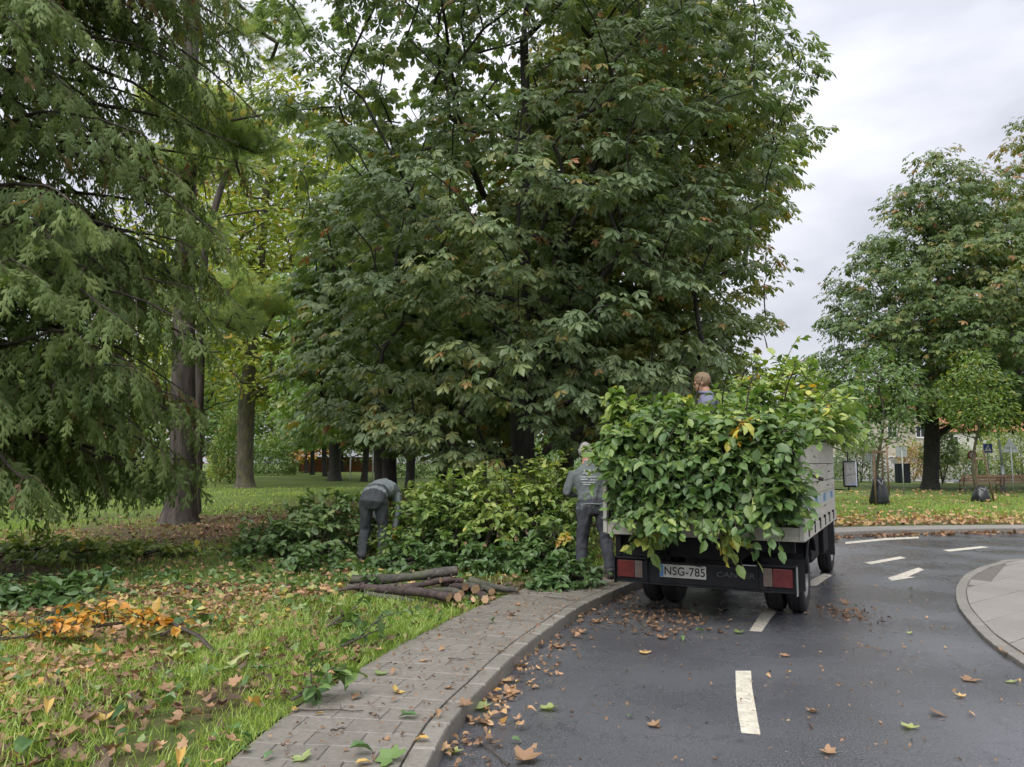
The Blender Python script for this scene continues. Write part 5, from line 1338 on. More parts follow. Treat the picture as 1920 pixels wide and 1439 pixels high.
def orange_twigs(px, py, lab, seed):
    g0 = gp(px, py, LZ); sprig('leafy_sprig', lab, (g0[0], g0[1], LZ + .04), (-.7, .1, .35), .30, 5, 6, .085, .4, seed, M['orange_leaf'], .4)
orange_twigs(215, 1172, 'tuft of orange leaves behind the arched branch', 261)
# cut butts showing in the dark hollow of the heap
M['wood'] = simple('fresh_cut_wood', (.50, .33, .19), .7, var=.22, scale=18, bmp=.3, bscale=60)
M['wood2'] = simple('weathered_cut_wood', (.40, .25, .15), .75, var=.3, scale=18, bmp=.3, bscale=60)
def log(name, label, A, Bp, r0, r1, mat, cut=('wood', 'wood'), seed=0, bend=.045, stub=True, cat='log', group=None, slant=.25):
    r = np.random.default_rng(seed); A = np.array(A, float); Bp = np.array(Bp, float); n = 12; d = Bp - A; L0 = np.linalg.norm(d); t = d / L0
    e = empty(name, tuple(A), 0, label, cat, group)
    u = np.linspace(0, 1, n); o1 = np.cross(t, [0, 0, 1.]); o1 /= np.linalg.norm(o1)
    P = A + d * u[:, None] + (o1 * math.sin(1 + seed) * bend)[None] * np.sin(u * 5 + seed)[:, None] + np.array([0, 0, bend * .5])[None] * np.sin(u * 4 + 2 * seed)[:, None]
    Rd = r0 + (r1 - r0) * u + r.normal(size=n) * .03 * r0
    m = 14; V, T = tubes([(P, Rd)], nmax=m, nmin=m) if Rd[0] >= .09 else tubes([(P, np.maximum(Rd, .001))], nmin=m)
    k = len(V) // n
    V = V + (lf(V, seed, 24)[:, None] * .13 * r0) * unit(V - np.repeat(P, k, 0))
    sk = np.zeros(n); sk[0] = r.normal() * slant; sk[-1] = r.normal() * slant
    for end in (0, n - 1):
        ring = slice(end * k, (end + 1) * k); off = (V[ring] - P[end]) @ np.array([0, 0, 1.]); V[ring] += t * (off * sk[end])[:, None]
    bk = link('bark', np_mesh('bark', V - A, T, smooth=True), mat, e)
    for end, cm in ((0, cut[0]), (n - 1, cut[1])):
        if cm is None: continue
        ring = V[end * k:(end + 1) * k] + t * (.0015 if end else -.0015); c = ring.mean(0)
        fs = [(i, (i + 1) % k, k) for i in range(k)]; vv = np.vstack([ring, c]) - A
        link('cut_face', np_mesh('cut_face', vv, np.array(fs)), M[cm], e)
    if stub:
        j = r.integers(3, n - 3); q = P[j] + np.array([0, 0, Rd[j] * .8]) - A
        MB().tube([q, q + np.array([.02, -.01, .035])], [.014, .011], 8).build('knot_stub', mat, bk)
    return e
L1_ = [  # label, A(px,py,Y), B(px,py,Y), r0, r1, mat, cut
    ('topmost long grey mossy log lying across the stack', (658, 1087, 8.85), (858, 1073, 9.0), .060, .056, 'bark_log', ('wood2', 'wood2')),
    ('long reddish-dark log at the front of the stack with a pale cut end', (668, 1098, 8.55), (840, 1122, 8.28), .048, .052, 'bark_log_red', (None, 'wood')),
    ('thin grey log lying lowest on the grass at the front of the stack', (690, 1118, 8.50), (824, 1133, 8.20), .042, .028, 'bark_log', ('wood2', None)),
    ('dark log squeezed in the middle of the stack', (735, 1101, 8.80), (826, 1090, 8.75), .040, .036, 'bark_log_red', ('wood2', 'wood')),
    ('short greenish log with split end behind the reddish one', (812, 1104, 8.55), (862, 1117, 8.42), .046, .048, 'bark_log', ('wood2', 'wood')),
    ('log end poking out right of the topmost log', (826, 1092, 8.95), (868, 1086, 8.95), .038, .036, 'bark_log_red', ('wood', 'wood')),
    ('short dark log right of centre with an orange cut face', (836, 1092, 9.05), (873, 1102, 8.70), .045, .045, 'bark_log_red', ('wood2', 'wood2')),
    ('stub log with pale slanted cut next to the right-hand log', (860, 1094, 9.10), (891, 1108, 8.72), .052, .052, 'bark_log', ('wood2', 'wood')),
    ('smallest round log end lowest at the right of the stack', (884, 1104, 8.95), (903, 1121, 8.48), .045, .045, 'bark_log_red', ('wood2', 'wood')),
    ('tapering mossy log pointing right towards the path', (880, 1091, 8.95), (972, 1107, 8.92), .056, .032, 'bark_log', ('wood', 'wood2')),
    ('short log peeping out beneath the reddish log', (800, 1117, 8.52), (858, 1124, 8.36), .046, .048, 'bark_log_red', ('wood2', 'wood2')),
    ('thin splintered stick at the left end of the stack', (634, 1108, 8.62), (690, 1103, 8.72), .014, .030, 'bark_log_red', (None, 'wood')),
    ('thin dark pole behind the topmost log', (700, 1083, 9.15), (846, 1080, 9.2), .030, .026, 'bark_log_red', ('wood', 'wood')),
    ('thin grey pole under the left end of the topmost log', (652, 1096, 8.75), (752, 1106, 8.62), .028, .030, 'bark_log', ('wood2', 'wood')),
    ('short round billet showing its pale end under the right-hand log', (890, 1098, 9.1), (916, 1108, 8.85), .040, .040, 'bark_log', ('wood', 'wood')),
    ('thin pole lying slantwise in front of the right-hand billets', (846, 1112, 8.7), (884, 1122, 8.45), .030, .028, 'bark_log_red', ('wood', 'wood')),
]
for i, (lab, a, b, r0, r1, mt, cut) in enumerate(L1_):
    if i in (1, 4, 6, 7, 8, 10, 14, 15): a = (a[0], a[1], a[2] + .22); b = (b[0], b[1], b[2] - .22)
    A_, B_ = at(*a), at(*b)
    for q, rr in ((A_, r0), (B_, r1)): q[2] = max(q[2], LZ + rr * .9)
    log('log', lab, A_, B_, r0, r1, M[mt], cut, seed=300 + i, group='logs stacked by the path')
cb_ = [(965, 1014, .3, .030, 'cut branch butt lowest at the left of the hollow'), (905, 1024, -.2, .042, 'wide split branch butt lying pale in the hollow'), (1012, 1010, .1, .022, 'small cut branch butt near the yellow leaves'), (870, 1023, -.4, .034, 'yellowish cut butt at the left front of the heap'), (985, 1000, .2, .020, 'thin cut branch end high in the hollow'), (935, 1003, 0, .024, 'cut branch end in the middle of the hollow'), (1042, 1004, .3, .022, 'rightmost cut branch butt of the heap')]
for i, (px, py, dx, rr, lab) in enumerate(cb_):
    A_ = at(px, py, 11.25); A_[2] = max(A_[2], LZ + rr); log('cut_branch', lab, A_, A_ + np.array([-dx, 1.1, .18 + .05 * i]), rr, rr * .7, M['bark_log_red'], ('wood', None), seed=340 + i, stub=False, cat='branch', group='cut branches in the brush heap', slant=.6)
p = at(1045, 1018, 11.05); sprig('leafy_sprig', 'bright yellow leaves at the right of the hollow in the largest heap', p, (.3, -.5, .3), .22, 5, 6, .085, .85, 270, M['yellow_green'], .4)
def stick(px, py, px2, py2, lab, z=KH, r0=.006, seed=0, cat='twig', up=.01):
    a, b = gp(px, py, z), gp(px2, py2, z); n = 8; u = np.linspace(0, 1, n); r = np.random.default_rng(seed)
    P = np.stack([a[0] + (b[0] - a[0]) * u, a[1] + (b[1] - a[1]) * u, np.full(n, z + r0 + .002)], 1); L0 = np.linalg.norm(b - a)
    P[:, :2] += np.cumsum(r.normal(size=(n, 2)) * .02 * L0, 0) * .5; P[:, 2] += up * np.abs(np.sin(u * 6 + seed))
    ch = [(P, np.linspace(r0, r0 * .5, n))]
    for k in (3, 5): ch.append((np.array([P[k], P[k] + np.array([r.normal() * .06, .05, .02]) * (L0 / .4)]), np.array([r0 * .5, r0 * .25])))
    V, T = tubes(ch, nmin=5); o = link('twig', np_mesh('twig', V - P[0], T, smooth=True), M['twig']); o.location = P[0]; tag(o, lab, cat)
stick(530, 1335, 680, 1338, 'thin straight twig lying across the near end of the path', seed=1)
stick(955, 1439, 880, 1385, 'branched reddish twig on the asphalt against the kerb', z=0, r0=.005, seed=2)
stick(692, 1340, 712, 1348, 'short curved dark twig in the middle of the path', seed=3)
stick(620, 1375, 648, 1370, 'short stubby twig on the near path', seed=4)
stick(1020, 1120, 1085, 1130, 'fine twig on the path before the standing man', seed=5, r0=.004)
stick(470, 1255, 535, 1256, 'dark stick lying in the grass beside the path', z=LZ + .03, seed=6, r0=.008)
stick(840, 1238, 905, 1240, 'small dark forked twig on the path', seed=7, r0=.004)
# ------------------------------------------------------------------ grass, fallen leaves
def in_view(P, m=.06):
    return (np.abs(P[:, 0]) < (.667 + m) * P[:, 1] + .2)
def lawn_points(n, y0, y1, seed, xr=None, pw=1.0, dmin=PW + .02):
    r = np.random.default_rng(seed); y = y0 + (y1 - y0) * r.uniform(0, 1, n * 2) ** pw
    if xr is None: x = r.uniform(-1, 1, n * 2) * (.70 * y + .3)
    else: x = r.uniform(xr[0], xr[1], n * 2)
    P = np.stack([x, y], 1); P = P[in_view(P)]
    d, _ = KERB.sd(P); P = P[d > dmin]
    return P[:n]
BL = blade_grass()
soil = [(-5.6, 18.5, 5.2, 5.2), (-2.0, 22, 5.5, 5.5), (2.5, 21, 6.5, 6), (-1.9, 5.0, .3, 1.2), (-8, 10, 2.6, 3.4)]
def grass(name, lab, n, y0, y1, hgt, wd, seed, xr=None, pw=1.0, tone=.4, dmin=PW + .02):
    r = np.random.default_rng(seed); P = lawn_points(n, y0, y1, seed, xr, pw, dmin); Q = np.column_stack([P, np.full(len(P), LZ)])
    bald = np.zeros(len(P))
    for (x, y, a, b) in soil: bald = np.maximum(bald, 1 - np.hypot((P[:, 0] - x) / a, (P[:, 1] - y) / b))
    thick = .55 + .45 * lf(Q, seed, 3.0) - 1.1 * bald.clip(0, 1)
    Q = Q[r.uniform(size=len(Q)) < thick.clip(.06, 1)]; m = len(Q)
    a = r.uniform(0, 6.283, m); D = np.stack([np.cos(a), np.sin(a), r.normal(size=m) * .1], 1)
    V, T = BL; V2 = V.copy(); V2[:, 1] *= wd
    Nn = np.tile([[0, 0, 1.]], (m, 1)) + r.normal(size=(m, 3)) * .35
    H = hgt * r.uniform(.55, 1.35, m) * (1 + .35 * lf(Q, seed + 1, 2.1))
    F = place((V2, T), Q, D, Nn, H, tone + .2 * lf(Q, seed + 2, .9) + r.normal(size=m) * .16 + (r.uniform(size=m) < .05) * .4)
    tag(link(name, np_mesh(name, *F), M['grass']), lab, 'grass', kind='stuff')
grass('grass', 'bright green grass of the lawn nearest the camera, left of the path', 88000, 3.0, 8.5, .085, 1.0, 401, pw=.75, xr=(-6.2, .6), dmin=PW - .03)
grass('grass', 'grass of the lawn around the brush heaps and logs', 46000, 8.5, 20, .085, 1.7, 402, pw=.9, xr=(-14, 2.0))
grass('grass', 'grass of the lawn across the road', 34000, 19.0, 34, .09, 2.6, 403, xr=(5.5, 24))
grass('grass', 'grass of the far lawn beyond the pines', 16000, 20, 46, .10, 3.6, 404, xr=(-24, -2))
def litter(name, label, P, z, size, seed, mat, lo, hi, tmplr=(LOB, OV3), up=.38, lobed=.4):
    r = np.random.default_rng(seed); n = len(P); parts = []
    isl = r.uniform(size=n) < lobed
    for tm, sel in ((tmplr[0], isl), (tmplr[1], ~isl)):
        q = P[sel]; m = len(q)
        if m == 0: continue
        a = r.uniform(0, 6.283, m); D = np.stack([np.cos(a), np.sin(a), r.normal(size=m) * .22], 1); Nn = np.tile([[0, 0, 1.]], (m, 1)) + r.normal(size=(m, 3)) * up
        S = size * r.uniform(.6, 1.35, m) * (1 if tm is tmplr[0] else 1.0)
        parts.append(place(tm, np.column_stack([q, z + r.uniform(.01, .04, m)]), D, Nn, S, lo + (hi - lo) * (.5 + .35 * lf(np.column_stack([q, q[:, 0]]), seed, 1.3) + r.normal(size=m) * .25), zs=r.uniform(.4, 4.0, m) * np.where(r.uniform(size=m) < .3, -1, 1)))
    o = link(name, np_mesh(name, *merge(parts)), mat); tag(o, label, 'leaves', kind='stuff'); return o
def dens(P, seed, s, k=1.0):
    r = np.random.default_rng(seed); v = .5 + .5 * lf(np.column_stack([P, P[:, 0] * .5]), seed, s)
    return P[r.uniform(size=len(P)) < (v * k).clip(.05, 1)]
P = dens(lawn_points(9500, 3.0, 9.5, 411, (-6.5, .8), .7), 412, 1.6, 1.0); litter('fallen_leaves', 'brown and orange fallen leaves strewn over the near lawn', P, LZ + .016, .066, 413, M['litter'], -.1, .92)
P = dens(lawn_points(3600, 9.5, 17, 414, (-12, 2), .9), 415, 1.3); litter('fallen_leaves', 'tan fallen leaves strewn over the middle of the lawn', P, LZ + .02, .075, 416, M['litter'], .1, .85)
P = dens(lawn_points(3000, 3.0, 10.5, 417, (-7.5, .8), .8), 418, 1.1, .9); litter('fallen_leaves', 'torn green leaves scattered over the near lawn', P, LZ + .03, .085, 419, M['litter_green'], 0, 1, lobed=.2)
r_ = np.random.default_rng(420)
P = np.column_stack([r_.normal(size=3200) * 3.4 - 4.4, 19.5 + r_.normal(size=3200) * 3.2]); P = P[(KERB.sd(P)[0] > 1.2)]; litter('fallen_leaves', 'brown leaf carpet on the bare earth under the chestnuts', P, LZ + .004, .085, 421, M['litter'], -.15, .45)
P = np.column_stack([r_.normal(size=3500) * 5 + 2, 21 + r_.normal(size=3500) * 4]); P = P[(KERB.sd(P)[0] > 1.2)]; litter('fallen_leaves', 'brown leaf carpet behind the brush heap and the truck', P, LZ + .004, .09, 422, M['litter'], -.15, .45)
s_ = r_.uniform(KERB.sd(np.array([[5.5, 15.8]]))[1][0], KERB.len - 14, 2200); dd = PW + .1 + np.abs(r_.normal(size=2200)) * 1.8
P = np.array([KERB.off(a, b) for a, b in zip(s_, dd)]); litter('fallen_leaves', 'yellow and tan leaves along the verge across the road', P, LZ + .03, .12, 423, M['litter'], .45, 1)
P = np.column_stack([r_.uniform(8, 26, 900), r_.uniform(20, 42, 900)]); litter('fallen_leaves', 'a few pale leaves on the lawn around the young trees', P, LZ + .03, .13, 424, M['litter'], .5, 1)
s_ = r_.uniform(KERB.sd(np.array([[5.5, 15.8]]))[1][0], KERB.len - 14, 1000); P = np.array([KERB.off(a, -abs(b)) for a, b in zip(s_, r_.normal(size=1000) * .22)]); litter('fallen_leaves', 'brown leaves drifted in the gutter across the road', P, .008, .10, 425, M['litter'], .05, .7)
s_ = r_.uniform(s0, s1 + 1.0, 420); P = np.array([KERB.off(a, -abs(b) - .02) for a, b in zip(s_, r_.normal(size=420) * .16)]); litter('leaf_crumbs', 'crumbled leaf litter in the near gutter', P, .004, .045, 426, M['litter'], 0, .8, lobed=.3)
# dark crumbs and chestnut husk bits on path and road
n = 900; s_ = r_.uniform(s0, s1 + 1, n); P = np.array([KERB.off(a, b) for a, b in zip(s_, r_.uniform(.05, PW, n))])
litter('leaf_crumbs', 'small leaf and husk crumbs on the paved path', P, KH - .004, .026, 427, M['litter'], 0, .55, lobed=.2)
n = 1100; P = np.column_stack([r_.uniform(-.4, 5, n), r_.uniform(3.2, 13, n)]); P = P[(KERB.sd(P)[0] < -.05) & (INNER.sd(P)[0] < -.1)]
litter('leaf_crumbs', 'tiny leaf crumbs on the wet asphalt', P, -.008, .024, 428, M['litter'], 0, .8, lobed=.2)
P = np.column_stack([1.55 + r_.normal(size=240) * .30, 8.0 + r_.normal(size=240) * .45]); P = P[KERB.sd(P)[0] < -.02]; litter('leaf_crumbs', 'leaf debris swept together by the left rear wheel', P, -.004, .045, 429, M['litter'], -.1, .45)
P = np.column_stack([3.55 + r_.normal(size=120) * .20, 8.35 + r_.normal(size=120) * .22]); litter('leaf_crumbs', 'dark leaf debris beside the right rear tyre', P, -.004, .04, 430, M['litter'], -.1, .35)

# --- single leaves that stand out on the road and the path
def one_leaf(px, py, kind, size, tone, z, lab, grp, seed, curl=1.0):
    r = np.random.default_rng(seed); g0 = gp(px, py, z); a = r.uniform(0, 6.283)
    tm = LOB if kind in ('l', 'g') else OV3
    V, T, rr = place(tm, np.array([[0, 0, size * .06 + .004]]), np.array([[math.cos(a), math.sin(a), r.normal() * .08]]), np.array([[r.normal() * .22, r.normal() * .22, 1.]]), np.array([size]), np.array([tone]), zs=np.array([curl * r.uniform(1.0, 2.6)]))
    V[:, 2] -= V[:, 2].min() - .003
    o = link('fallen_leaf', np_mesh('fallen_leaf', V, T, rr), M['litter_green'] if kind in ('g', 'v') else M['litter']); o.location = (g0[0], g0[1], z)
    tag(o, lab, 'leaf', grp)
RL = [(1040, 1330, 'g', .17, .9, 'pale green lobed leaf on the asphalt right of the kerb'), (968, 1428, 'l', .20, .45, 'big orange-brown lobed leaf on the asphalt at the bottom edge'), (1178, 1349, 'v', .075, .2, 'dark green oval leaf on the asphalt, left of two small ones'), (1233, 1364, 'l', .10, .5, 'small orange leaf on the asphalt left of the near dash'), (958, 1396, 'v', .09, .3, 'green oval leaf on the asphalt by the reddish twig'), (1545, 1410, 'l', .11, .6, 'orange leaf on the asphalt near the bottom edge, right of the near dash'), (1712, 1370, 'g', .13, .95, 'yellowish lobed leaf on the asphalt at lower right'), (1762, 1345, 'l', .13, .35, 'reddish leaf with stalk on the asphalt at right'), (1812, 1340, 'o', .08, .8, 'small tan leaf right of the reddish leaf'), (1808, 1310, 'l', .09, .95, 'little yellow leaf on the wet asphalt at right'), (1825, 1275, 'l', .16, .4, 'wet brown leaf pressed on the shiny asphalt at right'), (1880, 1230, 'l', .24, .45, 'large curled orange leaf lying over the right-hand kerb'), (1898, 1282, 'g', .10, .9, 'pale leaf on the asphalt below the large curled one'), (1215, 1227, 'l', .13, .97, 'yellow leaf on the asphalt behind the truck'), (1243, 1197, 'l', .14, .5, 'orange leaf on the asphalt close to the truck'), (1388, 1187, 'g', .13, .6, 'green leaf cluster on the asphalt left of the middle dash'), (1305, 1188, 'v', .13, .5, 'green leaf behind the truck beside the orange leaf'), (1275, 1200, 'v', .12, .35, 'dark green leaf behind the truck'), (1208, 1178, 'v', .11, .7, 'light green leaf behind the left rear wheel'), (1470, 1232, 'l', .10, .55, 'brown and yellow leaf on the asphalt between the dashes'), (1482, 1267, 'o', .08, .95, 'yellow oval leaf right of the near dash'), (1437, 1269, 'o', .07, .9, 'tiny yellow leaf right at the top of the near dash'), (1517, 1337, 'l', .10, .5, 'faded pink-brown leaf on the asphalt'), (1578, 1132, 'l', .14, .35, 'orange-brown leaf by the right rear tyre'), (1600, 1140, 'v', .10, .2, 'dark leaf by the right rear tyre'), (1640, 1100, 'o', .09, .7, 'pale leaf on the asphalt ahead of the arrow'), (1715, 1107, 'v', .10, .4, 'leaf on the asphalt below the arrow'), (1742, 1128, 'o', .06, .6, 'speck-like brown leaf right of the arrow'), (1640, 1220, 'o', .07, .15, 'small dark leaf on the asphalt right of the truck'), (1705, 1190, 'g', .08, .9, 'small yellowish leaf on the asphalt in mid road'), (1772, 1178, 'o', .08, .2, 'small brown leaf near the right-hand kerb'), (1513, 1361, 'o', .07, .1, 'dark curled leaf scrap right of the near dash'), (890, 1335, 'g', .20, .85, 'pale green leaf leaning over the kerb edge'), (960, 1278, 'l', .15, .9, 'yellow leaf in the gutter'), (985, 1252, 'l', .15, .5, 'orange leaf in the gutter above the yellow one'), (945, 1300, 'l', .17, .55, 'orange-tan leaf in the gutter'), (925, 1316, 'l', .14, .3, 'brown leaf in the gutter by the kerb'), (950, 1345, 'o', .12, .92, 'yellow leaf just off the gutter'), (920, 1357, 'l', .15, .35, 'red-brown leaf against the kerb'), (840, 1415, 'g', .12, .95, 'cream leaf at the foot of the near kerb'), (1090, 1190, 'l', .15, .5, 'orange leaf in the gutter near the truck'), (1050, 1215, 'l', .13, .55, 'tan leaf in the gutter further up'), (1112, 1168, 'l', .14, .45, 'brown leaf in the gutter beside the path bend')]
for i, (px, py, k, sz, tone, lab) in enumerate(RL): one_leaf(px, py, k, sz * .72, tone * .92, .003, lab, 'single fallen leaves on the asphalt', 500 + i)
PL = [(805, 1392, 'o', .12, .97, 'bright orange-yellow oval leaf on the near path'), (748, 1297, 'l', .11, .95, 'orange leaf in the middle of the path'), (677, 1308, 'o', .11, .3, 'red-brown curled leaf on the path'), (792, 1242, 'l', .09, .8, 'yellow-brown star-like leaf on the path'), (833, 1218, 'o', .09, .6, 'small tan leaf on the path'), (783, 1348, 'v', .16, .1, 'dark green twin leaf on the path'), (862, 1322, 'l', .12, .35, 'red-brown leaf at the kerb side of the path'), (847, 1290, 'l', .09, .6, 'small orange-brown leaf on the path'), (757, 1334, 'v', .06, .2, 'small green leaf on the path'), (818, 1342, 'o', .09, .45, 'slim orange leaf on the path'), (716, 1262, 'g', .12, .7, 'pale green curled leaf on the path edge'), (742, 1263, 'o', .09, .5, 'brown oval leaf on the path edge'), (620, 1303, 'v', .15, .1, 'dark leaf where the path meets the grass'), (545, 1338, 'o', .10, .97, 'yellow leaf at the end of the thin twig'), (608, 1341, 'o', .08, .97, 'yellow leaf on the thin twig'), (655, 1420, 'v', .17, .15, 'broad green leaf at the bottom of the path'), (565, 1420, 'g', .12, .8, 'pale green leaf at the bottom of the path'), (515, 1420, 'v', .10, .15, 'small dark green leaf at the bottom of the path'), (740, 1432, 'g', .18, .5, 'green lobed leaf at the bottom of the path by the kerb'), (455, 1418, 'v', .12, .2, 'green leaf on the lower left corner of the path'), (955, 1155, 'l', .11, .5, 'tan leaf on the path near its bend'), (975, 1135, 'l', .10, .5, 'pink-brown leaf on the path near the logs'), (920, 1172, 'v', .16, .3, 'long leafy scrap on the path'), (665, 1437, 'o', .12, .95, 'orange leaf under the broad green one')]
for i, (px, py, k, sz, tone, lab) in enumerate(PL): one_leaf(px, py, k, sz * .75, tone, KH + .003, lab, 'single fallen leaves on the path', 560 + i)
GL = [(467, 1340, 'o', .16, .98, 'standing orange leaf at the grass edge'), (335, 1432, 'o', .13, .97, 'yellow leaf in the grass at the bottom'), (115, 1390, 'l', .24, .45, 'large tan leaf in the grass at lower left'), (40, 1345, 'l', .22, .35, 'large orange-brown leaf in the grass at far left'), (160, 1360, 'l', .16, .2, 'dark red-brown leaf in the grass'), (217, 1278, 'l', .2, .2, 'dark brown curled leaf in the grass'), (60, 1400, 'v', .25, .15, 'long green leaf in the grass at lower left'), (340, 1357, 'l', .17, .4, 'orange-brown leaf in the bare patch'), (330, 1335, 'v', .16, .35, 'green leaf in the bare patch'), (235, 1345, 'v', .13, .1, 'dark green leaf lying in the grass'), (500, 1225, 'o', .13, .98, 'orange leaf standing in the grass near the path'), (560, 1270, 'l', .15, .4, 'tan leaf by the path edge'), (320, 1240, 'g', .2, .9, 'silvery green leaf under the arched branch'), (90, 1335, 'o', .15, .95, 'orange leaf in the grass at left')]
for i, (px, py, k, sz, tone, lab) in enumerate(GL): one_leaf(px, py, k, sz * .66, tone, LZ + .035, lab, 'single fallen leaves on the grass', 600 + i, curl=1.8)
# ------------------------------------------------------------------ street furniture and background
M['pole'] = simple('grey_pole_paint', (.30, .33, .31), .5, var=.15)
M['signback'] = simple('sign_back_grey', (.32, .34, .33), .45, metal=.3, var=.1)
M['signblue'] = simple('sign_blue', (.015, .05, .28), .35, var=.06)
M['white'] = simple('white_paint', (.72, .72, .70), .5, var=.08)
M['red'] = simple('sign_red', (.42, .05, .04), .45, var=.1)
M['stake'] = simple('wooden_stake', (.20, .135, .085), .8, var=.3, scale=14, bmp=.4)
M['benchwood'] = simple('bench_slat_wood', (.15, .085, .05), .55, var=.3, scale=12, bmp=.2)
M['iron'] = simple('black_iron', (.018, .019, .02), .5, var=.2)
M['bag'] = simple('black_plastic_bag', (.016, .018, .020), .32, var=.3, scale=8, bmp=.8, bscale=12)
M['tie'] = simple('pale_tie_band', (.42, .34, .24), .7)
M['wallcream'] = simple('cream_render', (.40, .36, .29), .85, var=.12, scale=1.5, bmp=.1)
M['wallwhite'] = simple('white_render', (.52, .50, .47), .85, var=.10, scale=1.5)
M['rooftile'] = simple('red_roof_tile', (.36, .14, .085), .8, var=.25, scale=5, bmp=.5)
M['cabinet'] = simple('dark_cabinet', (.02, .022, .03), .5, var=.2)
def gl(px, Y, z=LZ): p = at(px, 868, Y); return (float(p[0]), float(p[1]), z)
def young_tree(label, px, Y, prof, leafm, seed, tone, stakes, bag_label, bagw, bagh, rb=.05):
    c = gl(px, Y)
    big_chestnut('young_tree', label, c[0], c[1], prof, 100, .29, 32, .15, seed, prof[-1][0] * .8, rb, leafm, OV2, spread=.42, flat=.8, tone=tone, stems=0, rust=.03, az_noise=.2, barkm=M['bark_grey'])
    for i, (dx, dy, h, lab, lean) in enumerate(stakes):
        e = MB().tube([(0, 0, 0), (lean, 0, h)], [.035, .032], 8).build('tree_stake', M['stake']); e.location = (c[0] + dx, c[1] + dy, LZ); tag(e, lab, 'stake')
    b = MB(); prof2 = [(0, 0), (bagw * .5, 0), (bagw * .54, bagh * .12), (bagw * .46, bagh * .45), (bagw * .34, bagh * .75), (bagw * .26, bagh * .93), (bagw * .12, bagh), (.05, bagh * .98)]
    b.lathe(prof2, 22); b.v = [(x * (1 + .10 * math.sin(5 * math.atan2(y, x) + z * 6)), y * (1 + .10 * math.sin(5 * math.atan2(y, x) + z * 6)), z) for x, y, z in b.v]
    o = b.build('watering_bag', M['bag']); o.location = c; tag(o, bag_label, 'watering bag')
    MB().tube([(-bagw * .2, -bagw * .3, bagh * .9), (-bagw * .05, -bagw * .44, bagh * .72), (bagw * .12, -bagw * .3, bagh * .9)], .018, 6).build('strap', M['steel'], o)
    return c
c1 = young_tree('young dark green tree tied to stakes on the lawn beyond the truck cab', 1646, 28, [(2.4, .9), (3.0, 1.4), (4.0, 1.55), (5.0, 1.1), (5.9, .3)], M['far_green'], 701, -.15, [(-.38, -.5, 1.95, 'left wooden stake of the dark green young tree', 0.0), (.0, .32, 1.75, 'middle wooden stake behind the dark green young tree', .02), (.38, .45, 1.95, 'right wooden stake of the dark green young tree', 0.0)], 'black watering bag round the foot of the dark green young tree', .62, .98)
cbar = MB().box(-.42, .06, -.04, .0, 1.84, 1.93, bev=.006).build('crossbar', M['stake']); cbar.location = (c1[0], c1[1] - .46, LZ); cbar.name = 'stake_crossbar'; tag(cbar, 'pale crossbar nailed to the stakes of the dark green young tree', 'wooden bar')
tie = MB().tube([(.0, -.07, 1.86), (.10, -.02, 1.80), (.06, .06, 1.82), (-.04, .04, 1.86), (0, -.07, 1.86)], .022, 6).build('tree_tie', M['tie']); tie.location = c1; tag(tie, 'pale strap round the stem of the dark green young tree', 'strap')
c2 = young_tree('young yellowish tree tied to a leaning stake beside the bench', 1836, 30, [(2.7, .5), (3.3, 1.1), (4.2, 1.25), (5.0, .9), (6.0, .25)], M['yellow_green'], 702, -.32, [(.35, -.2, 2.0, 'leaning wooden stake of the yellowish young tree', -.28), (.05, .3, 1.75, 'upright wooden stake behind the yellowish young tree', 0.0)], 'black watering bag at the foot of the yellowish young tree', .62, .62)
tie = MB().box(-.16, .16, -.05, -.02, 1.62, 1.70, bev=.005).build('tree_tie', M['tie']); tie.location = c2; tag(tie, 'pale tie band on the yellowish young tree', 'strap')
def bench(px, Y, rz, lab):
    p = gl(px, Y); e = empty('park_bench', p, rz, lab, 'bench', 'park benches across the road')
    for k, (y, z) in enumerate([(-.20, .44), (-.08, .45), (.04, .45), (.16, .44)]):
        MB().box(-.95, .95, y - .05, y + .05, z, z + .035, bev=.006).build('seat_slat', M['benchwood'], e)
    for k, (y, z) in enumerate([(.24, .62), (.28, .74), (.32, .86)]):
        MB().box(-.95, .95, y - .016, y + .016, z - .05, z + .05, Matrix.Translation((0, 0, 0)), bev=.006).build('back_slat', M['benchwood'], e)
    for s in (-.82, .82):
        f = MB(); f.tube([(s, -.30, .0), (s, -.24, .22), (s, -.22, .42), (s, .18, .43), (s, .26, .62), (s, .34, .93)], .024, 8); f.tube([(s, .36, .0), (s, .24, .2), (s, .18, .42)], .024, 8)
        f.tube([(s, -.22, .42), (s, -.30, .56), (s, -.26, .66), (s, -.10, .68), (s, .27, .66)], .020, 8); f.tube([(s, -.27, .12), (s, 0, .26), (s, .29, .12)], .016, 6)
        f.build('side_frame', M['iron'], e)
    return e
bench(1835, 37.5, R(172), 'dark slatted bench with iron arms behind the yellowish young tree')
bench(1912, 38.5, R(165), 'bench cut by the right edge of the picture behind the round post')
def post(name, px, Y, h, r0, lab, parts=None, mat='pole', cat='sign'):
    p = gl(px, Y); e = empty(name, p, 0, lab, cat); MB().tube([(0, 0, 0), (0, 0, h)], r0, 10).build('post', M[mat], e); return e
e = post('crossing_sign', 1853, 43, 2.35, .03, 'blue square crossing sign with white triangle on a grey post'); zc = 2.30
pn = MB().box(-.27, .27, -.045, -.033, zc - .27, zc + .27, bev=.003).build('panel', M['white'], e)
MB().box(-.245, .245, -.050, -.0455, zc - .245, zc + .245).build('blue_field', M['signblue'], pn)
MB().prism([(-.19, -.15), (.19, -.15), (0, .19)], .0505, .054, Matrix.Translation((0, 0, zc)) @ Matrix.Rotation(R(90), 4, 'X')).build('white_triangle', M['white'], pn)
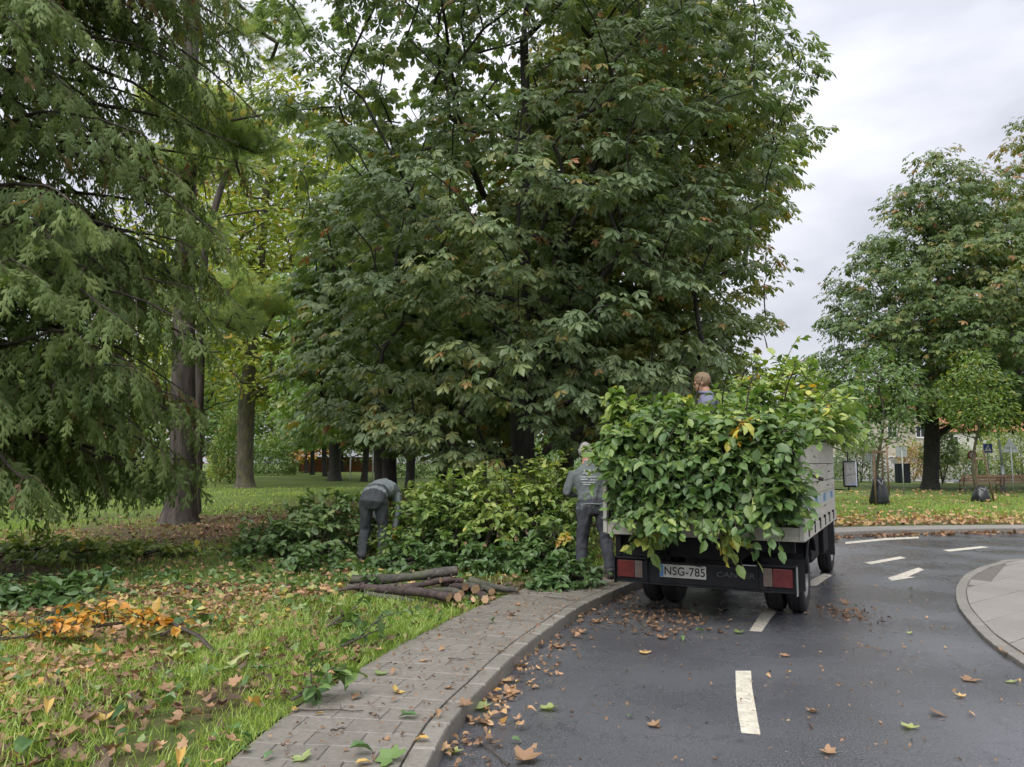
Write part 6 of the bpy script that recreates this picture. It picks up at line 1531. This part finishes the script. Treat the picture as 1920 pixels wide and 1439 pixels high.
MB().prism([(-.03, -.10), (.03, -.10), (.045, .04), (0, .09), (-.045, .04)], .0545, .057, Matrix.Translation((0, 0, zc)) @ Matrix.Rotation(R(90), 4, 'X')).build('walking_figure', M['signblue'], pn)
e = post('warning_sign', 1897, 38, 2.35, .03, 'back of a grey triangular sign on a thin post at the right'); zc = 2.3
MB().prism([(-.44, -.30), (.44, -.30), (.03, .40), (-.03, .40)], -.045, -.033, Matrix.Translation((0, 0, zc)) @ Matrix.Rotation(R(90), 4, 'X')).build('panel', M['signback'], e)
MB().box(-.30, .30, -.030, -.022, zc - .05, zc - .01).build('bracket', M['signback'], e)
e = post('square_sign', 1692, 37, 2.15, .03, 'back of a square grey-green sign near the big trunk'); MB().box(-.27, .27, .031, .040, 1.78, 2.28, bev=.003).build('panel', M['signback'], e)
e = post('small_sign', 1676, 56, 1.6, .03, 'small white sign on a short white post in front of the dark cabinet', mat='white'); MB().box(-.24, .24, -.045, -.033, 1.45, 1.75, bev=.003).build('panel', M['white'], e)
e = post('small_sign', 1634, 44, 2.0, .03, 'grey sign back between the truck mirror and the young tree'); MB().box(-.30, .30, .031, .040, 1.60, 2.02, bev=.003).build('panel', M['signback'], e)
e = post('round_sign', 1823, 46, 2.1, .025, 'round white and red sign behind the yellowish young tree', mat='white'); MB().lathe([(0, .03), (.27, .03), (.27, .042), (0, .042)], 20, Matrix.Translation((0, 0, 1.95)) @ Matrix.Rotation(R(90), 4, 'X')).build('rim', M['red'], e); MB().lathe([(0, .043), (.19, .043), (.19, .046), (0, .046)], 20, Matrix.Translation((0, 0, 1.95)) @ Matrix.Rotation(R(90), 4, 'X')).build('face', M['white'], e)
e = post('wooden_post', 1664, 36, 2.6, .04, 'slim dark wooden post on the lawn between the young tree and the big trunk', mat='stake', cat='post')
p = gl(1879, 40); e = empty('lamp_post', p, 0, 'tapering two-part grey lamp post beside the crossing sign', 'lamp post'); MB().tube([(0, 0, 0), (0, 0, 1.35)], [.10, .095], 12).build('base', M['signback'], e); MB().tube([(0, 0, 1.35), (-.12, 0, 3.2)], [.065, .05], 12).build('shaft', M['pole'], e); MB().box(-.20, -.04, -.10, .06, 3.2, 3.38, bev=.03).build('lamp_head', M['signback'], e)
p = gl(1691, 58); o = MB().box(-.46, .46, -.3, .3, 0, 1.45, bev=.03).build('cabinet', M['cabinet']); o.location = p; o.name = 'utility_cabinet'; tag(o, 'dark utility cabinet behind the square sign', 'cabinet'); MB().box(-.43, -.01, -.315, -.302, .1, 1.38).build('door', M['cabinet'], o); MB().box(.01, .43, -.315, -.302, .1, 1.38).build('door', M['cabinet'], o)
# far lamp posts / goal posts on the left field
for px, Y, lab in ((657, 70, 'white post left of the first avenue trunk'), (699, 66, 'white post just left of the thick avenue trunk'), (541, 100, 'white post by the far hedge')):
    e = post('white_post', px, Y, 2.6, .055, lab, mat='white', cat='post'); MB().tube([(0, 0, 2.6), (0, 0, 2.68)], [.07, .03], 10).build('cap', M['white'], e)
# houses
def house(name, lab, px, Y, wd, dp, hw, hr, rz, wallm, nw, roofm='rooftile', floors=2):
    p = gl(px, Y); e = empty(name, p, rz, lab, 'house')
    MB().box(-wd / 2, wd / 2, -dp / 2, dp / 2, 0, hw).build('wall', M[wallm], e)
    ov = .4; r = MB(); r.add([(-wd / 2 - ov, -dp / 2 - ov, hw + .003), (wd / 2 + ov, -dp / 2 - ov, hw + .003), (wd / 2 + ov, dp / 2 + ov, hw + .003), (-wd / 2 - ov, dp / 2 + ov, hw + .003), (-wd / 2 + dp * .35, 0, hw + hr), (wd / 2 - dp * .35, 0, hw + hr)], [(0, 1, 5, 4), (1, 2, 5), (2, 3, 4, 5), (3, 0, 4), (0, 3, 2, 1)])
    ro = r.build('roof', M[roofm], e)
    MB().box(-wd * .2 - .3, -wd * .2 + .3, -.3, .3, hw + hr * .4, hw + hr + .7).build('chimney', M[wallm], ro)
    for f in range(floors):
        for k in range(nw):
            x = -wd / 2 + wd * (k + .5) / nw; z = .9 + f * (hw / floors)
            wn = MB().box(x - .55, x + .55, -dp / 2 - .03, -dp / 2 - .002, z, z + 1.4).build('window', M['white'], e)
            for s in (-1, 1): MB().box(x + s * .26 - .22, x + s * .26 + .22, -dp / 2 - .045, -dp / 2 - .031, z + .08, z + 1.32).build('pane', M['glass'], wn)
            MB().box(x - .62, x + .62, -dp / 2 - .12, -dp / 2 - .001, z - .09, z - .01).build('sill', M['white'], wn)
house('house', 'cream house with red roof showing between the truck load and the big tree', 1600, 98, 16, 10, 7.2, 3.0, R(-8), 'wallcream', 5)
house('house', 'white house glimpsed low behind the right-hand trees', 1810, 112, 22, 10, 5.8, 2.6, R(-10), 'wallwhite', 7)
house('house', 'low pale house glimpsed through the cypress at the left', 110, 135, 24, 10, 5.0, 2.5, R(6), 'wallcream', 7)
def gwall(lab, px0, px1, Y, h, mat):
    a, b = gl(px0, Y), gl(px1, Y); o = MB().box(0, b[0] - a[0], -.12, .12, 0, h, bev=.02).build('boundary_wall', M[mat]); o.location = a; tag(o, lab, 'wall'); MB().box(-.02, b[0] - a[0] + .02, -.17, .17, h + .002, h + .08, bev=.01).build('coping', M['signback'], o)
gwall('long white garden wall behind the cycle path at right', 1560, 1990, 74, 1.9, 'wallwhite')
gwall('dark red low wall at the end of the avenue', 560, 720, 132, 2.4, 'rooftile')
# shrubs at the right
bushes('shrub', 'rounded green shrub in front of the white wall right of the big trunk', 1800, 62, 4.6, 3.4, 3600, .20, 721, M['far_green'], .1)
bushes('shrub', 'bright yellow-green shrub behind the crossing sign', 1868, 66, 4.0, 4.2, 3400, .20, 722, M['yellow_green'], -.1)
bushes('shrub', 'tall light green shrub at the right picture edge', 1915, 60, 3.6, 4.6, 3400, .20, 723, M['yellow_green'], -.2)
bushes('shrub', 'dark shrub behind the truck mirror', 1612, 60, 4.5, 3.6, 3000, .22, 724, M['chestnut'], -.1)
bushes('shrub', 'brownish shrub between the sign back and the big trunk', 1712, 64, 3.0, 3.6, 2200, .20, 725, M['chestnut_olive'], .35)
bushes('shrub', 'dark shrub just right of the big trunk', 1765, 55, 2.4, 3.9, 2000, .22, 726, M['chestnut'], -.2, z0=1.4)
for i, (px, Y, w_, h, mt, lab) in enumerate([(60, 62, 5, 2.6, 'far_green', 'low hedge-like shrub behind the cypress, far left'), (190, 66, 6, 2.4, 'far_green', 'low dark shrub on the far lawn behind the cypress'), (300, 70, 4, 3.0, 'yellow_green', 'yellowish shrub left of the pine trunks'), (780, 75, 7, 3.2, 'far_green', 'green shrub between the avenue trunks'), (890, 70, 7, 3.6, 'yellow_green', 'light green shrub behind the brush pile'), (1010, 66, 8, 3.6, 'far_green', 'green shrub behind the standing man'), (1130, 70, 8, 4.0, 'far_green', 'green shrub behind the left side of the truck'), (1500, 74, 9, 4.5, 'far_green', 'green shrub behind the truck cab')]):
    bushes('shrub', lab, px, Y, w_, h, 2600, .26, 730 + i, M[mt], .0)
